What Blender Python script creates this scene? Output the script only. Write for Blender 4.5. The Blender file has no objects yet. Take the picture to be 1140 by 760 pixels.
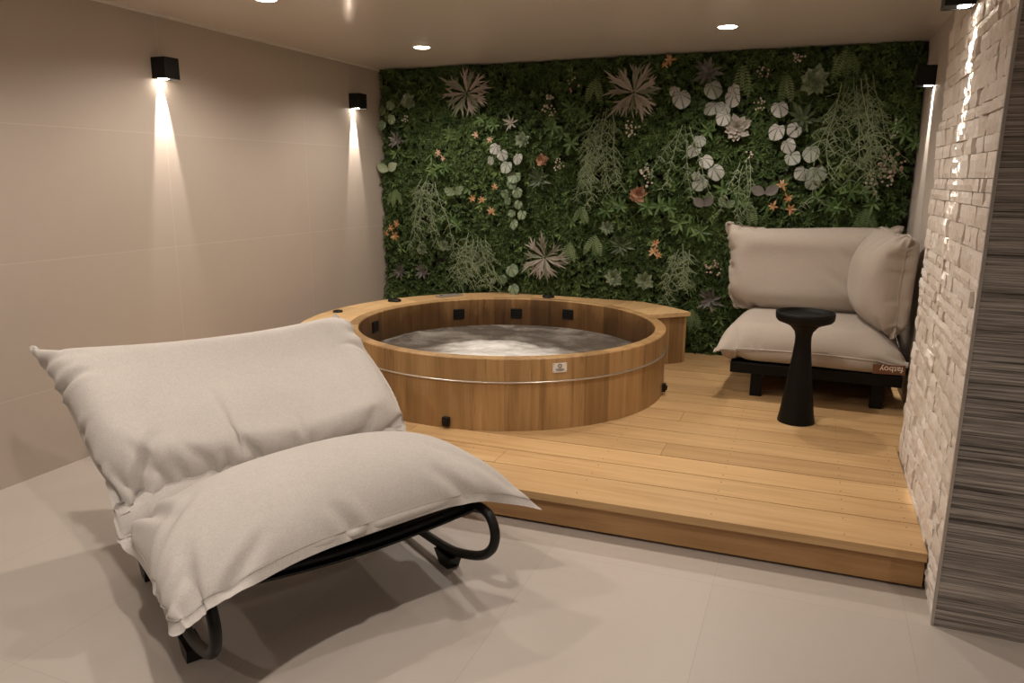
import bpy, math, random
import numpy as np
from mathutils import Vector, Matrix, noise
random.seed(7); rng = np.random.default_rng(7)
SC = bpy.context.scene
COL = SC.collection
PI = math.pi
# ---------------------------------------------------------------- room dimensions (metres)
XL, XR, XS = -3.5624, 0.6207, 0.498      # left wall, right wall, stone face
YB, YT, YF = 5.8163, 2.676, -2.0         # foliage face, front of the pier, wall behind the camera
YP = YB + 0.06                           # wall the foliage hangs on
XE = 2.7
ZC = 2.4
HD = 0.1618                              # deck height
TX, TY, TR, TI, TZ = -1.8303, 4.5053, 1.0413, 0.9705, 0.5648   # tub
BX, BY, BR, BZ = -1.8054, 4.5277, 1.4105, 0.5448               # bench round the tub

# ---------------------------------------------------------------- node helpers
def mat(name):
    m = bpy.data.materials.new(name); m.use_nodes = True
    nt = m.node_tree; b = nt.nodes['Principled BSDF']
    return m, nt, b
def N(nt, t, **k):
    n = nt.nodes.new(t)
    for a, v in k.items():
        if a in n.inputs: n.inputs[a].default_value = v
        else: setattr(n, a, v)
    return n
def coords(nt, scale=(1, 1, 1), rot=(0, 0, 0), out='Object'):
    t = N(nt, 'ShaderNodeTexCoord'); mp = N(nt, 'ShaderNodeMapping')
    mp.inputs['Scale'].default_value = scale; mp.inputs['Rotation'].default_value = rot
    nt.links.new(t.outputs[out], mp.inputs['Vector']); return mp.outputs['Vector']
def noise_tex(nt, vec, scale, detail=4, rough=.55, dist=0):
    n = N(nt, 'ShaderNodeTexNoise'); n.inputs['Scale'].default_value = scale
    n.inputs['Detail'].default_value = detail; n.inputs['Roughness'].default_value = rough
    n.inputs['Distortion'].default_value = dist
    nt.links.new(vec, n.inputs['Vector']); return n.outputs['Fac']
def ramp(nt, fac, stops, interp='LINEAR'):
    r = N(nt, 'ShaderNodeValToRGB'); r.color_ramp.interpolation = interp
    e = r.color_ramp.elements
    while len(e) < len(stops): e.new(.5)
    for i, (p, c) in enumerate(stops):
        e[i].position = p; e[i].color = (*c, 1) if len(c) == 3 else c
    nt.links.new(fac, r.inputs['Fac']); return r.outputs['Color']
def mix(nt, a, b, fac, mode='MIX'):
    n = N(nt, 'ShaderNodeMix', data_type='RGBA', blend_type=mode)
    for s, v in ((0, fac), (6, a), (7, b)):
        if hasattr(v, 'is_output'): nt.links.new(v, n.inputs[s])
        else: n.inputs[s].default_value = (*v, 1) if isinstance(v, tuple) and len(v) == 3 else v
    return n.outputs[2]
def mth(nt, op, a, b=0.0, c=0.0):
    n = N(nt, 'ShaderNodeMath', operation=op)
    for i, v in enumerate((a, b, c)):
        if hasattr(v, 'is_output'): nt.links.new(v, n.inputs[i])
        else: n.inputs[i].default_value = v
    return n.outputs[0]
def bump(nt, bsdf, h, strength=.3, dist=.01):
    n = N(nt, 'ShaderNodeBump'); n.inputs['Strength'].default_value = strength; n.inputs['Distance'].default_value = dist
    nt.links.new(h, n.inputs['Height']); nt.links.new(n.outputs[0], bsdf.inputs['Normal'])
def attr(nt, name):
    return N(nt, 'ShaderNodeAttribute', attribute_name=name)
def simple(name, col, rough=.5, metal=0, spec=.5):
    m, nt, b = mat(name); b.inputs['Base Color'].default_value = (*col, 1)
    b.inputs['Roughness'].default_value = rough; b.inputs['Metallic'].default_value = metal
    b.inputs['Specular IOR Level'].default_value = spec
    v = coords(nt); f = noise_tex(nt, v, 60, 3)
    nt.links.new(mix(nt, tuple(c * .88 for c in col), tuple(min(1, c * 1.08) for c in col), f), b.inputs['Base Color'])
    return m

# ---------------------------------------------------------------- materials
def tile_mat(name, c1, c2, joint, bw, bh, off, axes, rough, spec, shift=(0, 0)):
    m, nt, b = mat(name)
    t = N(nt, 'ShaderNodeTexCoord'); s = N(nt, 'ShaderNodeSeparateXYZ'); c = N(nt, 'ShaderNodeCombineXYZ')
    nt.links.new(t.outputs['Object'], s.inputs[0])
    nt.links.new(mth(nt, 'SUBTRACT', s.outputs[axes[0]], shift[0]), c.inputs[0])
    nt.links.new(mth(nt, 'SUBTRACT', s.outputs[axes[1]], shift[1]), c.inputs[1])
    br = N(nt, 'ShaderNodeTexBrick', offset=off, squash=1.0)
    br.inputs['Scale'].default_value = 1; br.inputs['Mortar Size'].default_value = .0016; br.inputs['Mortar Smooth'].default_value = .3
    br.inputs['Brick Width'].default_value = bw; br.inputs['Row Height'].default_value = bh
    br.inputs['Color1'].default_value = (.46, .46, .46, 1); br.inputs['Color2'].default_value = (.54, .54, .54, 1); br.inputs['Bias'].default_value = 0
    nt.links.new(c.outputs[0], br.inputs['Vector'])
    cl = noise_tex(nt, t.outputs['Object'], 1.6, 5, .6, .3); fi = noise_tex(nt, t.outputs['Object'], 26, 4, .7)
    base = mix(nt, c1, c2, mth(nt, 'ADD', mth(nt, 'MULTIPLY', cl, .75), mth(nt, 'MULTIPLY', fi, .25)))
    base = mix(nt, base, mix(nt, base, br.outputs['Color'], 1.0, 'OVERLAY'), .35)
    nt.links.new(mix(nt, base, joint, br.outputs['Fac']), b.inputs['Base Color'])
    b.inputs['Roughness'].default_value = rough; b.inputs['Specular IOR Level'].default_value = spec
    bump(nt, b, mth(nt, 'SUBTRACT', mth(nt, 'MULTIPLY', fi, .15), br.outputs['Fac']), .12, .003)
    return m
M = {}
M['walltile'] = tile_mat('beige_wall_tile', (.44, .375, .32), (.51, .44, .38), (.58, .515, .45), 1.314, .657, 0, (1, 2), .5, .35, (3.44, .4256))
M['floortile'] = tile_mat('greige_floor_tile', (.46, .41, .37), (.535, .48, .435), (.43, .385, .345), .66, 1.32, 0, (0, 1), .42, .4, (-.232, 2.66))
M['plaster'] = simple('beige_plaster', (.52, .455, .40), .7)
m, nt, b = mat('stretch_ceiling'); b.inputs['Base Color'].default_value = (.72, .66, .60, 1); b.inputs['Roughness'].default_value = .14
b.inputs['Specular IOR Level'].default_value = .5
f = noise_tex(nt, coords(nt), 1.3, 2); bump(nt, b, f, .02, .05); M['ceiling'] = m

def wood(name, c_dark, c_mid, c_light, axis, rough=.5, cyl=False):
    """grain runs along axis; per-board 'tone' attribute shifts the colour"""
    m, nt, b = mat(name)
    sc = [14, 14, 14]; sc[axis] = .9
    a = attr(nt, 'tone'); t = N(nt, 'ShaderNodeTexCoord')
    off = N(nt, 'ShaderNodeVectorMath', operation='SCALE'); nt.links.new(a.outputs['Vector'], off.inputs[0]); off.inputs['Scale'].default_value = 17
    ad = N(nt, 'ShaderNodeVectorMath', operation='ADD'); nt.links.new(t.outputs['Object'], ad.inputs[0]); nt.links.new(off.outputs[0], ad.inputs[1])
    mp = N(nt, 'ShaderNodeMapping'); mp.inputs['Scale'].default_value = sc; nt.links.new(ad.outputs[0], mp.inputs['Vector'])
    g = noise_tex(nt, mp.outputs[0], 1.0, 5, .6, 1.2)
    sc2 = [90, 90, 90]; sc2[axis] = 2.5
    mp2 = N(nt, 'ShaderNodeMapping'); mp2.inputs['Scale'].default_value = sc2; nt.links.new(ad.outputs[0], mp2.inputs['Vector'])
    fg = noise_tex(nt, mp2.outputs[0], 1.0, 3, .6)
    pat = noise_tex(nt, ad.outputs[0], 2.2, 3, .5)
    fac = mth(nt, 'ADD', mth(nt, 'MULTIPLY', g, .62), mth(nt, 'ADD', mth(nt, 'MULTIPLY', fg, .2), mth(nt, 'MULTIPLY', pat, .18)))
    col = ramp(nt, fac, [(.3, c_dark), (.5, c_mid), (.7, c_light)])
    sp = N(nt, 'ShaderNodeSeparateXYZ'); nt.links.new(a.outputs['Vector'], sp.inputs[0])
    tone = ramp(nt, sp.outputs[0], [(0, (.52, .47, .43)), (.5, (1, 1, 1)), (1, (1.28, 1.3, 1.32))])
    nt.links.new(mix(nt, col, tone, 1.0, 'MULTIPLY'), b.inputs['Base Color'])
    b.inputs['Roughness'].default_value = rough; b.inputs['Specular IOR Level'].default_value = .35
    bump(nt, b, mth(nt, 'ADD', g, fg), .15, .003)
    return m
M['deck'] = wood('larch_decking', (.42, .25, .112), (.555, .358, .172), (.66, .45, .235), 0, .42)
M['fascia'] = wood('larch_fascia', (.33, .18, .075), (.46, .265, .115), (.55, .335, .155), 0, .5)
M['stave'] = wood('cedar_staves', (.235, .132, .052), (.375, .226, .096), (.49, .312, .145), 2, .45)
nt = M['stave'].node_tree; bs = nt.nodes['Principled BSDF']; old = bs.inputs['Base Color'].links[0].from_socket
stk = noise_tex(nt, coords(nt, (20, 20, 1.1)), 1.0, 4, .65, .4)
nt.links.new(mix(nt, old, ramp(nt, stk, [(.30, (.45, .40, .36)), (.42, (1, 1, 1))]), .8, 'MULTIPLY'), bs.inputs['Base Color'])
M['bench'] = wood('cedar_bench', (.44, .265, .12), (.58, .38, .185), (.68, .47, .245), 1, .45)
M['black'] = simple('black_powder_coat', (.006, .006, .0055), .45, 0, .3)
M['blackplastic'] = simple('black_plastic', (.006, .006, .006), .35, 0, .3)
M['blackmatt'] = simple('matt_black_metal', (.004, .0037, .0032), .5, 0, .2)
M['steel'] = simple('steel_cable', (.62, .58, .53), .3, .9)
M['alu'] = simple('brushed_aluminium', (.50, .47, .44), .4, .7)
M['white'] = simple('white_plate', (.80, .78, .76), .4)
M['ink'] = simple('dark_ink', (.05, .045, .04), .6)
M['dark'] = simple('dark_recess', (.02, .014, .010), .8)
M['leather'] = simple('brown_leather', (.16, .065, .03), .55)
M['cream'] = simple('cream_thread', (.75, .66, .55), .7)
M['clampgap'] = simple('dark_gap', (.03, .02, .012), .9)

def linen(name, c1, c2):
    m, nt, b = mat(name)
    v = coords(nt)
    w1 = N(nt, 'ShaderNodeTexWave', wave_type='BANDS', bands_direction='X'); w1.inputs['Scale'].default_value = 120; w1.inputs['Distortion'].default_value = 1.5
    w2 = N(nt, 'ShaderNodeTexWave', wave_type='BANDS', bands_direction='Y'); w2.inputs['Scale'].default_value = 120; w2.inputs['Distortion'].default_value = 1.5
    nt.links.new(v, w1.inputs['Vector']); nt.links.new(v, w2.inputs['Vector'])
    f = noise_tex(nt, v, 230, 4, .75); g = noise_tex(nt, v, 4, 4, .6); k = noise_tex(nt, v, 45, 4, .7)
    fac = mth(nt, 'ADD', mth(nt, 'MULTIPLY', f, .7), mth(nt, 'ADD', mth(nt, 'MULTIPLY', g, .16), mth(nt, 'MULTIPLY', k, .14)))
    nt.links.new(ramp(nt, fac, [(.34, c1), (.66, c2)]), b.inputs['Base Color'])
    b.inputs['Roughness'].default_value = .9; b.inputs['Specular IOR Level'].default_value = .15
    b.inputs['Sheen Weight'].default_value = .15
    h = mth(nt, 'ADD', mth(nt, 'MULTIPLY', mth(nt, 'ADD', w1.outputs['Fac'], w2.outputs['Fac']), .3), mth(nt, 'ADD', f, mth(nt, 'MULTIPLY', k, .8)))
    bump(nt, b, h, .25, .003)
    return m
M['linen'] = linen('grey_linen', (.43, .40, .375), (.60, .565, .535))
M['linend'] = linen('linen_stitching', (.36, .33, .30), (.46, .43, .40))
M['linen2'] = linen('taupe_canvas', (.40, .345, .295), (.48, .42, .365))

# wood below and just above the water line is soaked dark
m = M['stave'].copy(); m.name = 'wet_cedar'; nt = m.node_tree; bs = nt.nodes['Principled BSDF']; old = bs.inputs['Base Color'].links[0].from_socket
t = N(nt, 'ShaderNodeTexCoord'); s = N(nt, 'ShaderNodeSeparateXYZ'); nt.links.new(t.outputs['Object'], s.inputs[0])
nz_ = noise_tex(nt, coords(nt, (3.5, 3.5, 1.2)), 1.6, 4, .6)
wet = mth(nt, 'ADD', mth(nt, 'MULTIPLY', mth(nt, 'SUBTRACT', s.outputs[2], .2), 3.0), mth(nt, 'MULTIPLY', mth(nt, 'SUBTRACT', nz_, .3), 1.1))
nt.links.new(mix(nt, old, ramp(nt, wet, [(.0, (.20, .16, .13)), (.5, (.30, .25, .21)), (1.0, (.72, .66, .60))]), 1.0, 'MULTIPLY'), bs.inputs['Base Color'])
bs.inputs['Roughness'].default_value = .35; M['wet'] = m

# stone, panel
m, nt, b = mat('split_face_stone')
v = coords(nt); a = attr(nt, 'tone')
n1 = noise_tex(nt, v, 22, 6, .7); n2 = noise_tex(nt, v, 90, 4, .7); n3 = noise_tex(nt, v, 5, 3)
sp = N(nt, 'ShaderNodeSeparateXYZ'); nt.links.new(a.outputs['Vector'], sp.inputs[0])
fac = mth(nt, 'ADD', mth(nt, 'MULTIPLY', n1, .4), mth(nt, 'ADD', mth(nt, 'MULTIPLY', n3, .2), mth(nt, 'MULTIPLY', sp.outputs[0], .4)))
nt.links.new(ramp(nt, fac, [(.2, (.60, .53, .46)), (.5, (.73, .66, .60)), (.8, (.81, .76, .71))]), b.inputs['Base Color'])
b.inputs['Roughness'].default_value = .5; bump(nt, b, mth(nt, 'ADD', n1, mth(nt, 'MULTIPLY', n2, .4)), .5, .012); M['stone'] = m
m, nt, b = mat('woven_grass_panel')
v = coords(nt, (.9, .9, 160)); n1 = noise_tex(nt, v, 1, 4, .7)
v2 = coords(nt, (5, 5, 260)); n2 = noise_tex(nt, v2, 1, 3, .7)
v3 = coords(nt, (.6, .6, 26)); n3 = noise_tex(nt, v3, 1, 3, .6)
fac = mth(nt, 'ADD', mth(nt, 'MULTIPLY', n1, .5), mth(nt, 'ADD', mth(nt, 'MULTIPLY', n2, .35), mth(nt, 'MULTIPLY', n3, .15)))
nt.links.new(ramp(nt, fac, [(.40, (.035, .031, .027)), (.47, (.17, .152, .136)), (.54, (.32, .285, .255)), (.64, (.60, .54, .485))]), b.inputs['Base Color'])
b.inputs['Roughness'].default_value = .55; bump(nt, b, fac, .4, .004); M['panel'] = m

# water: aerated foam in the middle, grey brown ripples round it
m, nt, b = mat('bubbling_water')
t = N(nt, 'ShaderNodeTexCoord'); vo = t.outputs['Object']
w = noise_tex(nt, vo, 2.6, 5, .62, .9); fo = noise_tex(nt, vo, 34, 4, .7)
a = attr(nt, 'tone'); sp = N(nt, 'ShaderNodeSeparateXYZ'); nt.links.new(a.outputs['Vector'], sp.inputs[0])
fac = mth(nt, 'ADD', mth(nt, 'MULTIPLY', sp.outputs[0], .62), mth(nt, 'ADD', mth(nt, 'MULTIPLY', w, .62), mth(nt, 'MULTIPLY', fo, .14)))
nt.links.new(ramp(nt, fac, [(.38, (.12, .105, .09)), (.55, (.30, .275, .25)), (.72, (.70, .68, .65)), (.90, (.92, .91, .89))]), b.inputs['Base Color'])
b.inputs['Roughness'].default_value = .18; b.inputs['IOR'].default_value = 1.33
bump(nt, b, mth(nt, 'ADD', w, mth(nt, 'MULTIPLY', fo, .3)), .35, .03); M['water'] = m

def emis(name, col, s):
    m, nt, b = mat(name); b.inputs['Emission Color'].default_value = (*col, 1); b.inputs['Emission Strength'].default_value = s
    b.inputs['Base Color'].default_value = (.8, .8, .8, 1); return m
WARM = (1.0, .90, .795)
M['led'] = emis('downlight_led', (1, .86, .70), 40); M['lens'] = emis('wall_lamp_led', (1, .86, .70), 60)
M['ring'] = simple('white_lamp_ring', (.75, .71, .66), .4)

# leaves: per-leaf 'tone' (x = light/dark variety of the plant, y = second hue)
def leaf_mat(name, c0, c1, c2, rough=.5, vein=None, tips=None):
    m, nt, b = mat(name)
    a = attr(nt, 'tone'); sp = N(nt, 'ShaderNodeSeparateXYZ'); nt.links.new(a.outputs['Vector'], sp.inputs[0])
    n = noise_tex(nt, coords(nt), 40, 3)
    fac = mth(nt, 'ADD', mth(nt, 'MULTIPLY', sp.outputs[0], .75), mth(nt, 'MULTIPLY', n, .25))
    col = ramp(nt, fac, [(.1, c0), (.5, c1), (.9, c2)])
    if vein or tips:
        u = N(nt, 'ShaderNodeUVMap', uv_map='leaf'); s2 = N(nt, 'ShaderNodeSeparateXYZ'); nt.links.new(u.outputs[0], s2.inputs[0])
    if tips: col = mix(nt, col, tips, mth(nt, 'MULTIPLY', s2.outputs[1], .85))
    if vein:   # radiating dark veins of a rex begonia leaf, paler between
        x = mth(nt, 'SUBTRACT', s2.outputs[0], .5); y = mth(nt, 'SUBTRACT', s2.outputs[1], .275)
        ang = mth(nt, 'ARCTAN2', x, y); rad = mth(nt, 'SQRT', mth(nt, 'ADD', mth(nt, 'MULTIPLY', x, x), mth(nt, 'MULTIPLY', y, y)))
        wv = mth(nt, 'ABSOLUTE', mth(nt, 'SINE', mth(nt, 'MULTIPLY', ang, 4.0)))
        wd = mth(nt, 'ADD', .20, mth(nt, 'MULTIPLY', n, .22))
        line = mth(nt, 'LESS_THAN', wv, wd)
        br = mth(nt, 'LESS_THAN', mth(nt, 'ABSOLUTE', mth(nt, 'SINE', mth(nt, 'ADD', mth(nt, 'MULTIPLY', rad, 24), mth(nt, 'MULTIPLY', wv, 3)))), .2)
        col = mix(nt, col, vein, mth(nt, 'MAXIMUM', mth(nt, 'MULTIPLY', line, .85), mth(nt, 'MULTIPLY', br, .55)))
    nt.links.new(col, b.inputs['Base Color']); b.inputs['Roughness'].default_value = rough; b.inputs['Specular IOR Level'].default_value = .3
    return m
M['moss'] = leaf_mat('dark_boxwood_leaf', (.022, .042, .010), (.062, .108, .028), (.15, .22, .065), .55)
M['green'] = leaf_mat('mid_green_leaf', (.03, .065, .016), (.058, .11, .028), (.11, .18, .055), .5)
M['hang'] = leaf_mat('grey_green_strand', (.10, .145, .07), (.18, .23, .125), (.31, .35, .225), .55)
M['stag'] = leaf_mat('dusty_pink_green_frond', (.12, .15, .08), (.24, .22, .17), (.38, .325, .28), .6)
M['bego'] = leaf_mat('silver_veined_leaf', (.19, .23, .17), (.31, .31, .285), (.42, .40, .385), .5, vein=(.07, .10, .05))
M['bego2'] = leaf_mat('green_veined_leaf', (.09, .14, .07), (.16, .21, .12), (.25, .295, .20), .5, vein=(.045, .085, .03))
M['succ'] = leaf_mat('succulent_leaf', (.13, .20, .11), (.26, .32, .20), (.40, .43, .33), .5)
M['succw'] = leaf_mat('pale_succulent_leaf', (.23, .24, .17), (.37, .335, .295), (.52, .455, .42), .5)
M['agave'] = leaf_mat('dark_strap_leaf', (.035, .055, .025), (.07, .10, .05), (.12, .15, .08), .45)
M['purple'] = leaf_mat('dusky_strap_leaf', (.07, .075, .06), (.13, .12, .11), (.20, .18, .17), .5)
M['petal'] = leaf_mat('orange_petal', (.30, .115, .04), (.44, .23, .10), (.58, .41, .26), .5)
M['petalp'] = leaf_mat('peach_petal', (.38, .21, .13), (.48, .30, .21), (.58, .42, .33), .5)
M['berryw'] = leaf_mat('cream_berry', (.36, .31, .23), (.48, .42, .345), (.60, .55, .475), .5)
M['berryp'] = leaf_mat('pinkish_berry', (.30, .19, .145), (.41, .285, .23), (.50, .39, .335), .5)
M['cone'] = leaf_mat('russet_bract', (.27, .13, .07), (.42, .23, .14), (.56, .36, .25), .6)
M['fern'] = leaf_mat('light_fern', (.075, .12, .045), (.13, .19, .075), (.23, .29, .14), .5)
M['stem'] = leaf_mat('green_stem', (.04, .06, .02), (.07, .10, .03), (.10, .13, .05), .6)

# ---------------------------------------------------------------- mesh builder
class MB:
    def __init__(s): s.v = []; s.f = []; s.t = []; s.u = []; s.uv = False
    def add(s, vs, fs, tone=(.5, .5, .5), uvs=None):
        o = len(s.v); s.v += [tuple(p) for p in vs]
        for q in fs:
            s.f.append(tuple(i + o for i in q)); s.t.append(tone)
            s.u.append([uvs[i] for i in q] if uvs else [(0, 0)] * len(q))
        if uvs: s.uv = True
    def box(s, x0, x1, y0, y1, z0, z1, tone=(.5, .5, .5), bev=0):
        if bev:
            bm = bevel_box(x0, x1, y0, y1, z0, z1, bev); s.add(*bm, tone); return
        vs = [(x, y, z) for x in (x0, x1) for y in (y0, y1) for z in (z0, z1)]
        s.add(vs, [(0, 1, 3, 2), (4, 6, 7, 5), (0, 4, 5, 1), (2, 3, 7, 6), (0, 2, 6, 4), (1, 5, 7, 3)], tone)
    def tube(s, pts, r, n=10, tone=(.5, .5, .5), closed=False, caps=True):
        P = [Vector(p) for p in pts]; rs = r if isinstance(r, (list, tuple)) else [r] * len(P)
        L = len(P); rings = []; up = None
        for i in range(L):
            a = P[(i - 1) % L] if (closed or i > 0) else P[i]; b = P[(i + 1) % L] if (closed or i < L - 1) else P[i]
            d = (b - a).normalized()
            if up is None:
                up = Vector((0, 0, 1)) if abs(d.z) < .9 else Vector((1, 0, 0))
            x = d.cross(up)
            if x.length < 1e-4: x = d.orthogonal()
            x.normalize(); y = x.cross(d).normalized(); up = y
            rings.append([P[i] + (x * math.cos(2 * PI * k / n) + y * math.sin(2 * PI * k / n)) * rs[i] for k in range(n)])
        vs = [q for r_ in rings for q in r_]; fs = []
        for i in range(L if closed else L - 1):
            j = (i + 1) % L
            for k in range(n): fs.append((i * n + k, i * n + (k + 1) % n, j * n + (k + 1) % n, j * n + k))
        if caps and not closed: fs += [tuple(range(n - 1, -1, -1)), tuple((L - 1) * n + k for k in range(n))]
        s.add(vs, fs, tone)
    def lathe(s, prof, c, n=48, tone=(.5, .5, .5)):
        vs = []; fs = []
        for (r, z) in prof:
            for k in range(n): vs.append((c[0] + r * math.cos(2 * PI * k / n), c[1] + r * math.sin(2 * PI * k / n), c[2] + z))
        for i in range(len(prof) - 1):
            for k in range(n): fs.append((i * n + k, i * n + (k + 1) % n, (i + 1) * n + (k + 1) % n, (i + 1) * n + k))
        fs.append(tuple(range(n - 1, -1, -1))); fs.append(tuple((len(prof) - 1) * n + k for k in range(n)))
        s.add(vs, fs, tone)
    def leaf(s, base, d, nrm, L, W, seg=4, curl=.2, fold=.25, shape=.45, tone=(.5, .5, .5)):
        """leaf blade from base along d, face towards nrm; shape = where it is widest"""
        d = Vector(d).normalized(); nrm = Vector(nrm); sd = d.cross(nrm)
        if sd.length < 1e-3: sd = d.orthogonal()
        sd.normalize(); nn = sd.cross(d).normalized(); base = Vector(base)
        vs = []; uv = []
        for i in range(seg + 1):
            q = i / seg
            w = W * .5 * (math.sin(PI * q ** (math.log(.5) / math.log(shape))) ** .8 if 0 < q < 1 else (.12 if q == 0 else .0))
            c = base + d * (L * q * (1 - .12 * abs(curl) * q)) - nn * (curl * L * q * q * .5)
            vs += [c - sd * w + nn * fold * w, c, c + sd * w + nn * fold * w]
            uv += [(0, q), (.5, q), (1, q)]
        fs = []
        for i in range(seg):
            a = i * 3
            if i == seg - 1: fs += [(a, a + 1, a + 4), (a + 1, a + 2, a + 4)]
            else: fs += [(a, a + 1, a + 4, a + 3), (a + 1, a + 2, a + 5, a + 4)]
        s.add(vs, fs, tone, uv)
    def ball(s, c, r, tone=(.5, .5, .5), n=8, m=5, sq=1):
        vs = [(c[0], c[1], c[2] - r * sq)]; fs = []
        for i in range(1, m):
            t = PI * i / m
            for k in range(n): vs.append((c[0] + r * math.sin(t) * math.cos(2 * PI * k / n), c[1] + r * math.sin(t) * math.sin(2 * PI * k / n), c[2] - r * sq * math.cos(t)))
        vs.append((c[0], c[1], c[2] + r * sq)); e = len(vs) - 1
        for k in range(n): fs.append((0, 1 + (k + 1) % n, 1 + k)); fs.append((e, e - n + k, e - n + (k + 1) % n))
        for i in range(m - 2):
            for k in range(n): a = 1 + i * n; fs.append((a + k, a + (k + 1) % n, a + n + (k + 1) % n, a + n + k))
        s.add(vs, fs, tone)
    def build(s, name, m, parent=None, smooth=False, loc=None):
        me = bpy.data.meshes.new(name); me.from_pydata(s.v, [], s.f); 
        ta = me.attributes.new('tone', 'FLOAT_VECTOR', 'FACE'); ta.data.foreach_set('vector', [c for t in s.t for c in t])
        if s.uv:
            ul = me.uv_layers.new(name='leaf'); ul.data.foreach_set('uv', [c for q in s.u for p in q for c in p])
        ms = m if isinstance(m, (list, tuple)) else [m]
        for q in ms: me.materials.append(q)
        if smooth: me.polygons.foreach_set('use_smooth', [True] * len(me.polygons))
        me.update(); me.validate()
        o = bpy.data.objects.new(name, me); COL.objects.link(o)
        if parent: o.parent = parent
        if loc: o.location = loc
        return o
def bevel_box(x0, x1, y0, y1, z0, z1, b):
    import bmesh
    bm = bmesh.new(); bmesh.ops.create_cube(bm, size=1)
    for v in bm.verts: v.co = Vector(((x0 + x1) / 2 + v.co.x * (x1 - x0), (y0 + y1) / 2 + v.co.y * (y1 - y0), (z0 + z1) / 2 + v.co.z * (z1 - z0)))
    bmesh.ops.bevel(bm, geom=bm.edges[:], offset=b, segments=2, affect='EDGES', profile=.5)
    bm.verts.ensure_lookup_table()
    r = ([v.co.copy() for v in bm.verts], [tuple(v.index for v in f.verts) for f in bm.faces]); bm.free(); return r
def tag(o, label=None, cat=None, group=None, kind=None):
    if label: o['label'] = label
    if cat: o['category'] = cat
    if group: o['group'] = group
    if kind: o['kind'] = kind
    return o
def thing(name, label, cat, loc=(0, 0, 0), rot=(0, 0, 0), group=None):
    o = bpy.data.objects.new(name, None); COL.objects.link(o); o.location = loc; o.rotation_euler = rot
    o.empty_display_size = .1
    return tag(o, label, cat, group)
def struct(o, label=None):
    o['kind'] = 'structure'
    if label: o['label'] = label
    return o
def cr(pts, n):
    """Catmull-Rom samples through pts"""
    P = np.array(pts, float); P = np.vstack([2 * P[0] - P[1], P, 2 * P[-1] - P[-2]]); k = len(pts) - 1; out = []
    for i in range(n):
        t = i / (n - 1) * k; j = min(int(t), k - 1); u = t - j; a, b, c, d = P[j:j + 4]
        out.append(.5 * ((2 * b) + (c - a) * u + (2 * a - 5 * b + 4 * c - d) * u * u + (3 * b - a - 3 * c + d) * u ** 3))
    return np.array(out)
def rnd(a, b): return random.uniform(a, b)
def tn(lo=.2, hi=.8): return (rnd(lo, hi), rnd(0, 1), rnd(0, 1))

# ================================================================ ROOM
b = MB(); b.box(XL - .1, XE + .1, YF - .1, YP + .1, -.1, 0); o = struct(b.build('floor', M['floortile']))
b = MB(); b.box(XL - .1, XE + .1, YF - .1, YP + .1, ZC, ZC + .1); struct(b.build('ceiling', M['ceiling']))
b = MB(); b.box(XL - .1, XL, YF - .1, YP + .1, 0, ZC); struct(b.build('wall_left', M['walltile']))
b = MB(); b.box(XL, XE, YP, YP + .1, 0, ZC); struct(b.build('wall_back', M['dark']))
b = MB(); b.box(XL, XE + .1, YF - .1, YF, 0, ZC); struct(b.build('wall_front', M['plaster']))
b = MB(); b.box(XE, XE + .1, YF, YT, 0, ZC); struct(b.build('wall_east', M['plaster']))
YS = 4.02                                   # far end of the stone cladding
b = MB(); b.box(XR, XE, YS - .3, YP, 0, ZC); struct(b.build('wall_right', M['plaster']))
b = MB(); b.box(XS + .03, XE, YT + .012, YS - .02, 0, ZC); struct(b.build('wall_pier', M['plaster']))
b = MB(); b.box(XS + .012, XE, YT, YT + .012, 0, ZC); struct(b.build('wall_panel', M['panel']))
b = MB(); b.box(XS + .003, XS + .012, YT - .002, YT + .012, 0, ZC); struct(b.build('trim_1', M['alu']))
b = MB(); b.box(XL, XL + .012, YF, YB, ZC - .014, ZC); struct(b.build('trim_2', M['ring']))
# split-face stone cladding
b = MB(); z = 0.0
while z < ZC - .005:
    h = random.choice((.04, .045, .055, .07, .085)); h = min(h, ZC - z)
    if ZC - z - h < .03: h = ZC - z
    y = YT + .012
    while y < YS - .002:
        l = rnd(.08, .24); 
        if YS - y - l < .07: l = YS - y
        end = YS + rnd(-.03, .0) if y + l >= YS - .002 else y + l
        pr = rnd(0, .010); tl = rnd(-.004, .004); tone = tn(0, 1)
        ny, nz = max(3, int((end - y) / .022)), max(2, int(h / .02)); seed = rnd(0, 100); vs = []; fs = []
        g = .0012
        for i in range(ny + 1):
            for k in range(nz + 1):
                yy = y + g + (end - y - 2 * g) * i / ny; zz = z + g + (h - 2 * g) * k / nz
                e = min(i, ny - i, k, nz - k)
                dx = pr + tl * (2 * i / ny - 1) + .006 * noise.noise((yy * 22, zz * 30, seed)) + .003 * noise.noise((yy * 60, zz * 80, seed)) - (.004 if e == 0 else 0)
                vs.append((XS + .012 - dx, yy, zz))
        for i in range(ny):
            for k in range(nz): a = i * (nz + 1) + k; fs.append((a, a + 1, a + nz + 2, a + nz + 1))
        rim = [i * (nz + 1) for i in range(ny + 1)] + [ny * (nz + 1) + k for k in range(1, nz + 1)] + [i * (nz + 1) + nz for i in range(ny - 1, -1, -1)] + [k for k in range(nz - 1, 0, -1)]
        o0 = len(vs)
        vs += [(XS + .032, vs[i][1], vs[i][2]) for i in rim]
        for q in range(len(rim)): q2 = (q + 1) % len(rim); fs.append((rim[q2], rim[q], o0 + q, o0 + q2))
        b.add(vs, fs, tone); y += l
    z += h
struct(b.build('wall_stone', M['stone']))

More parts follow.
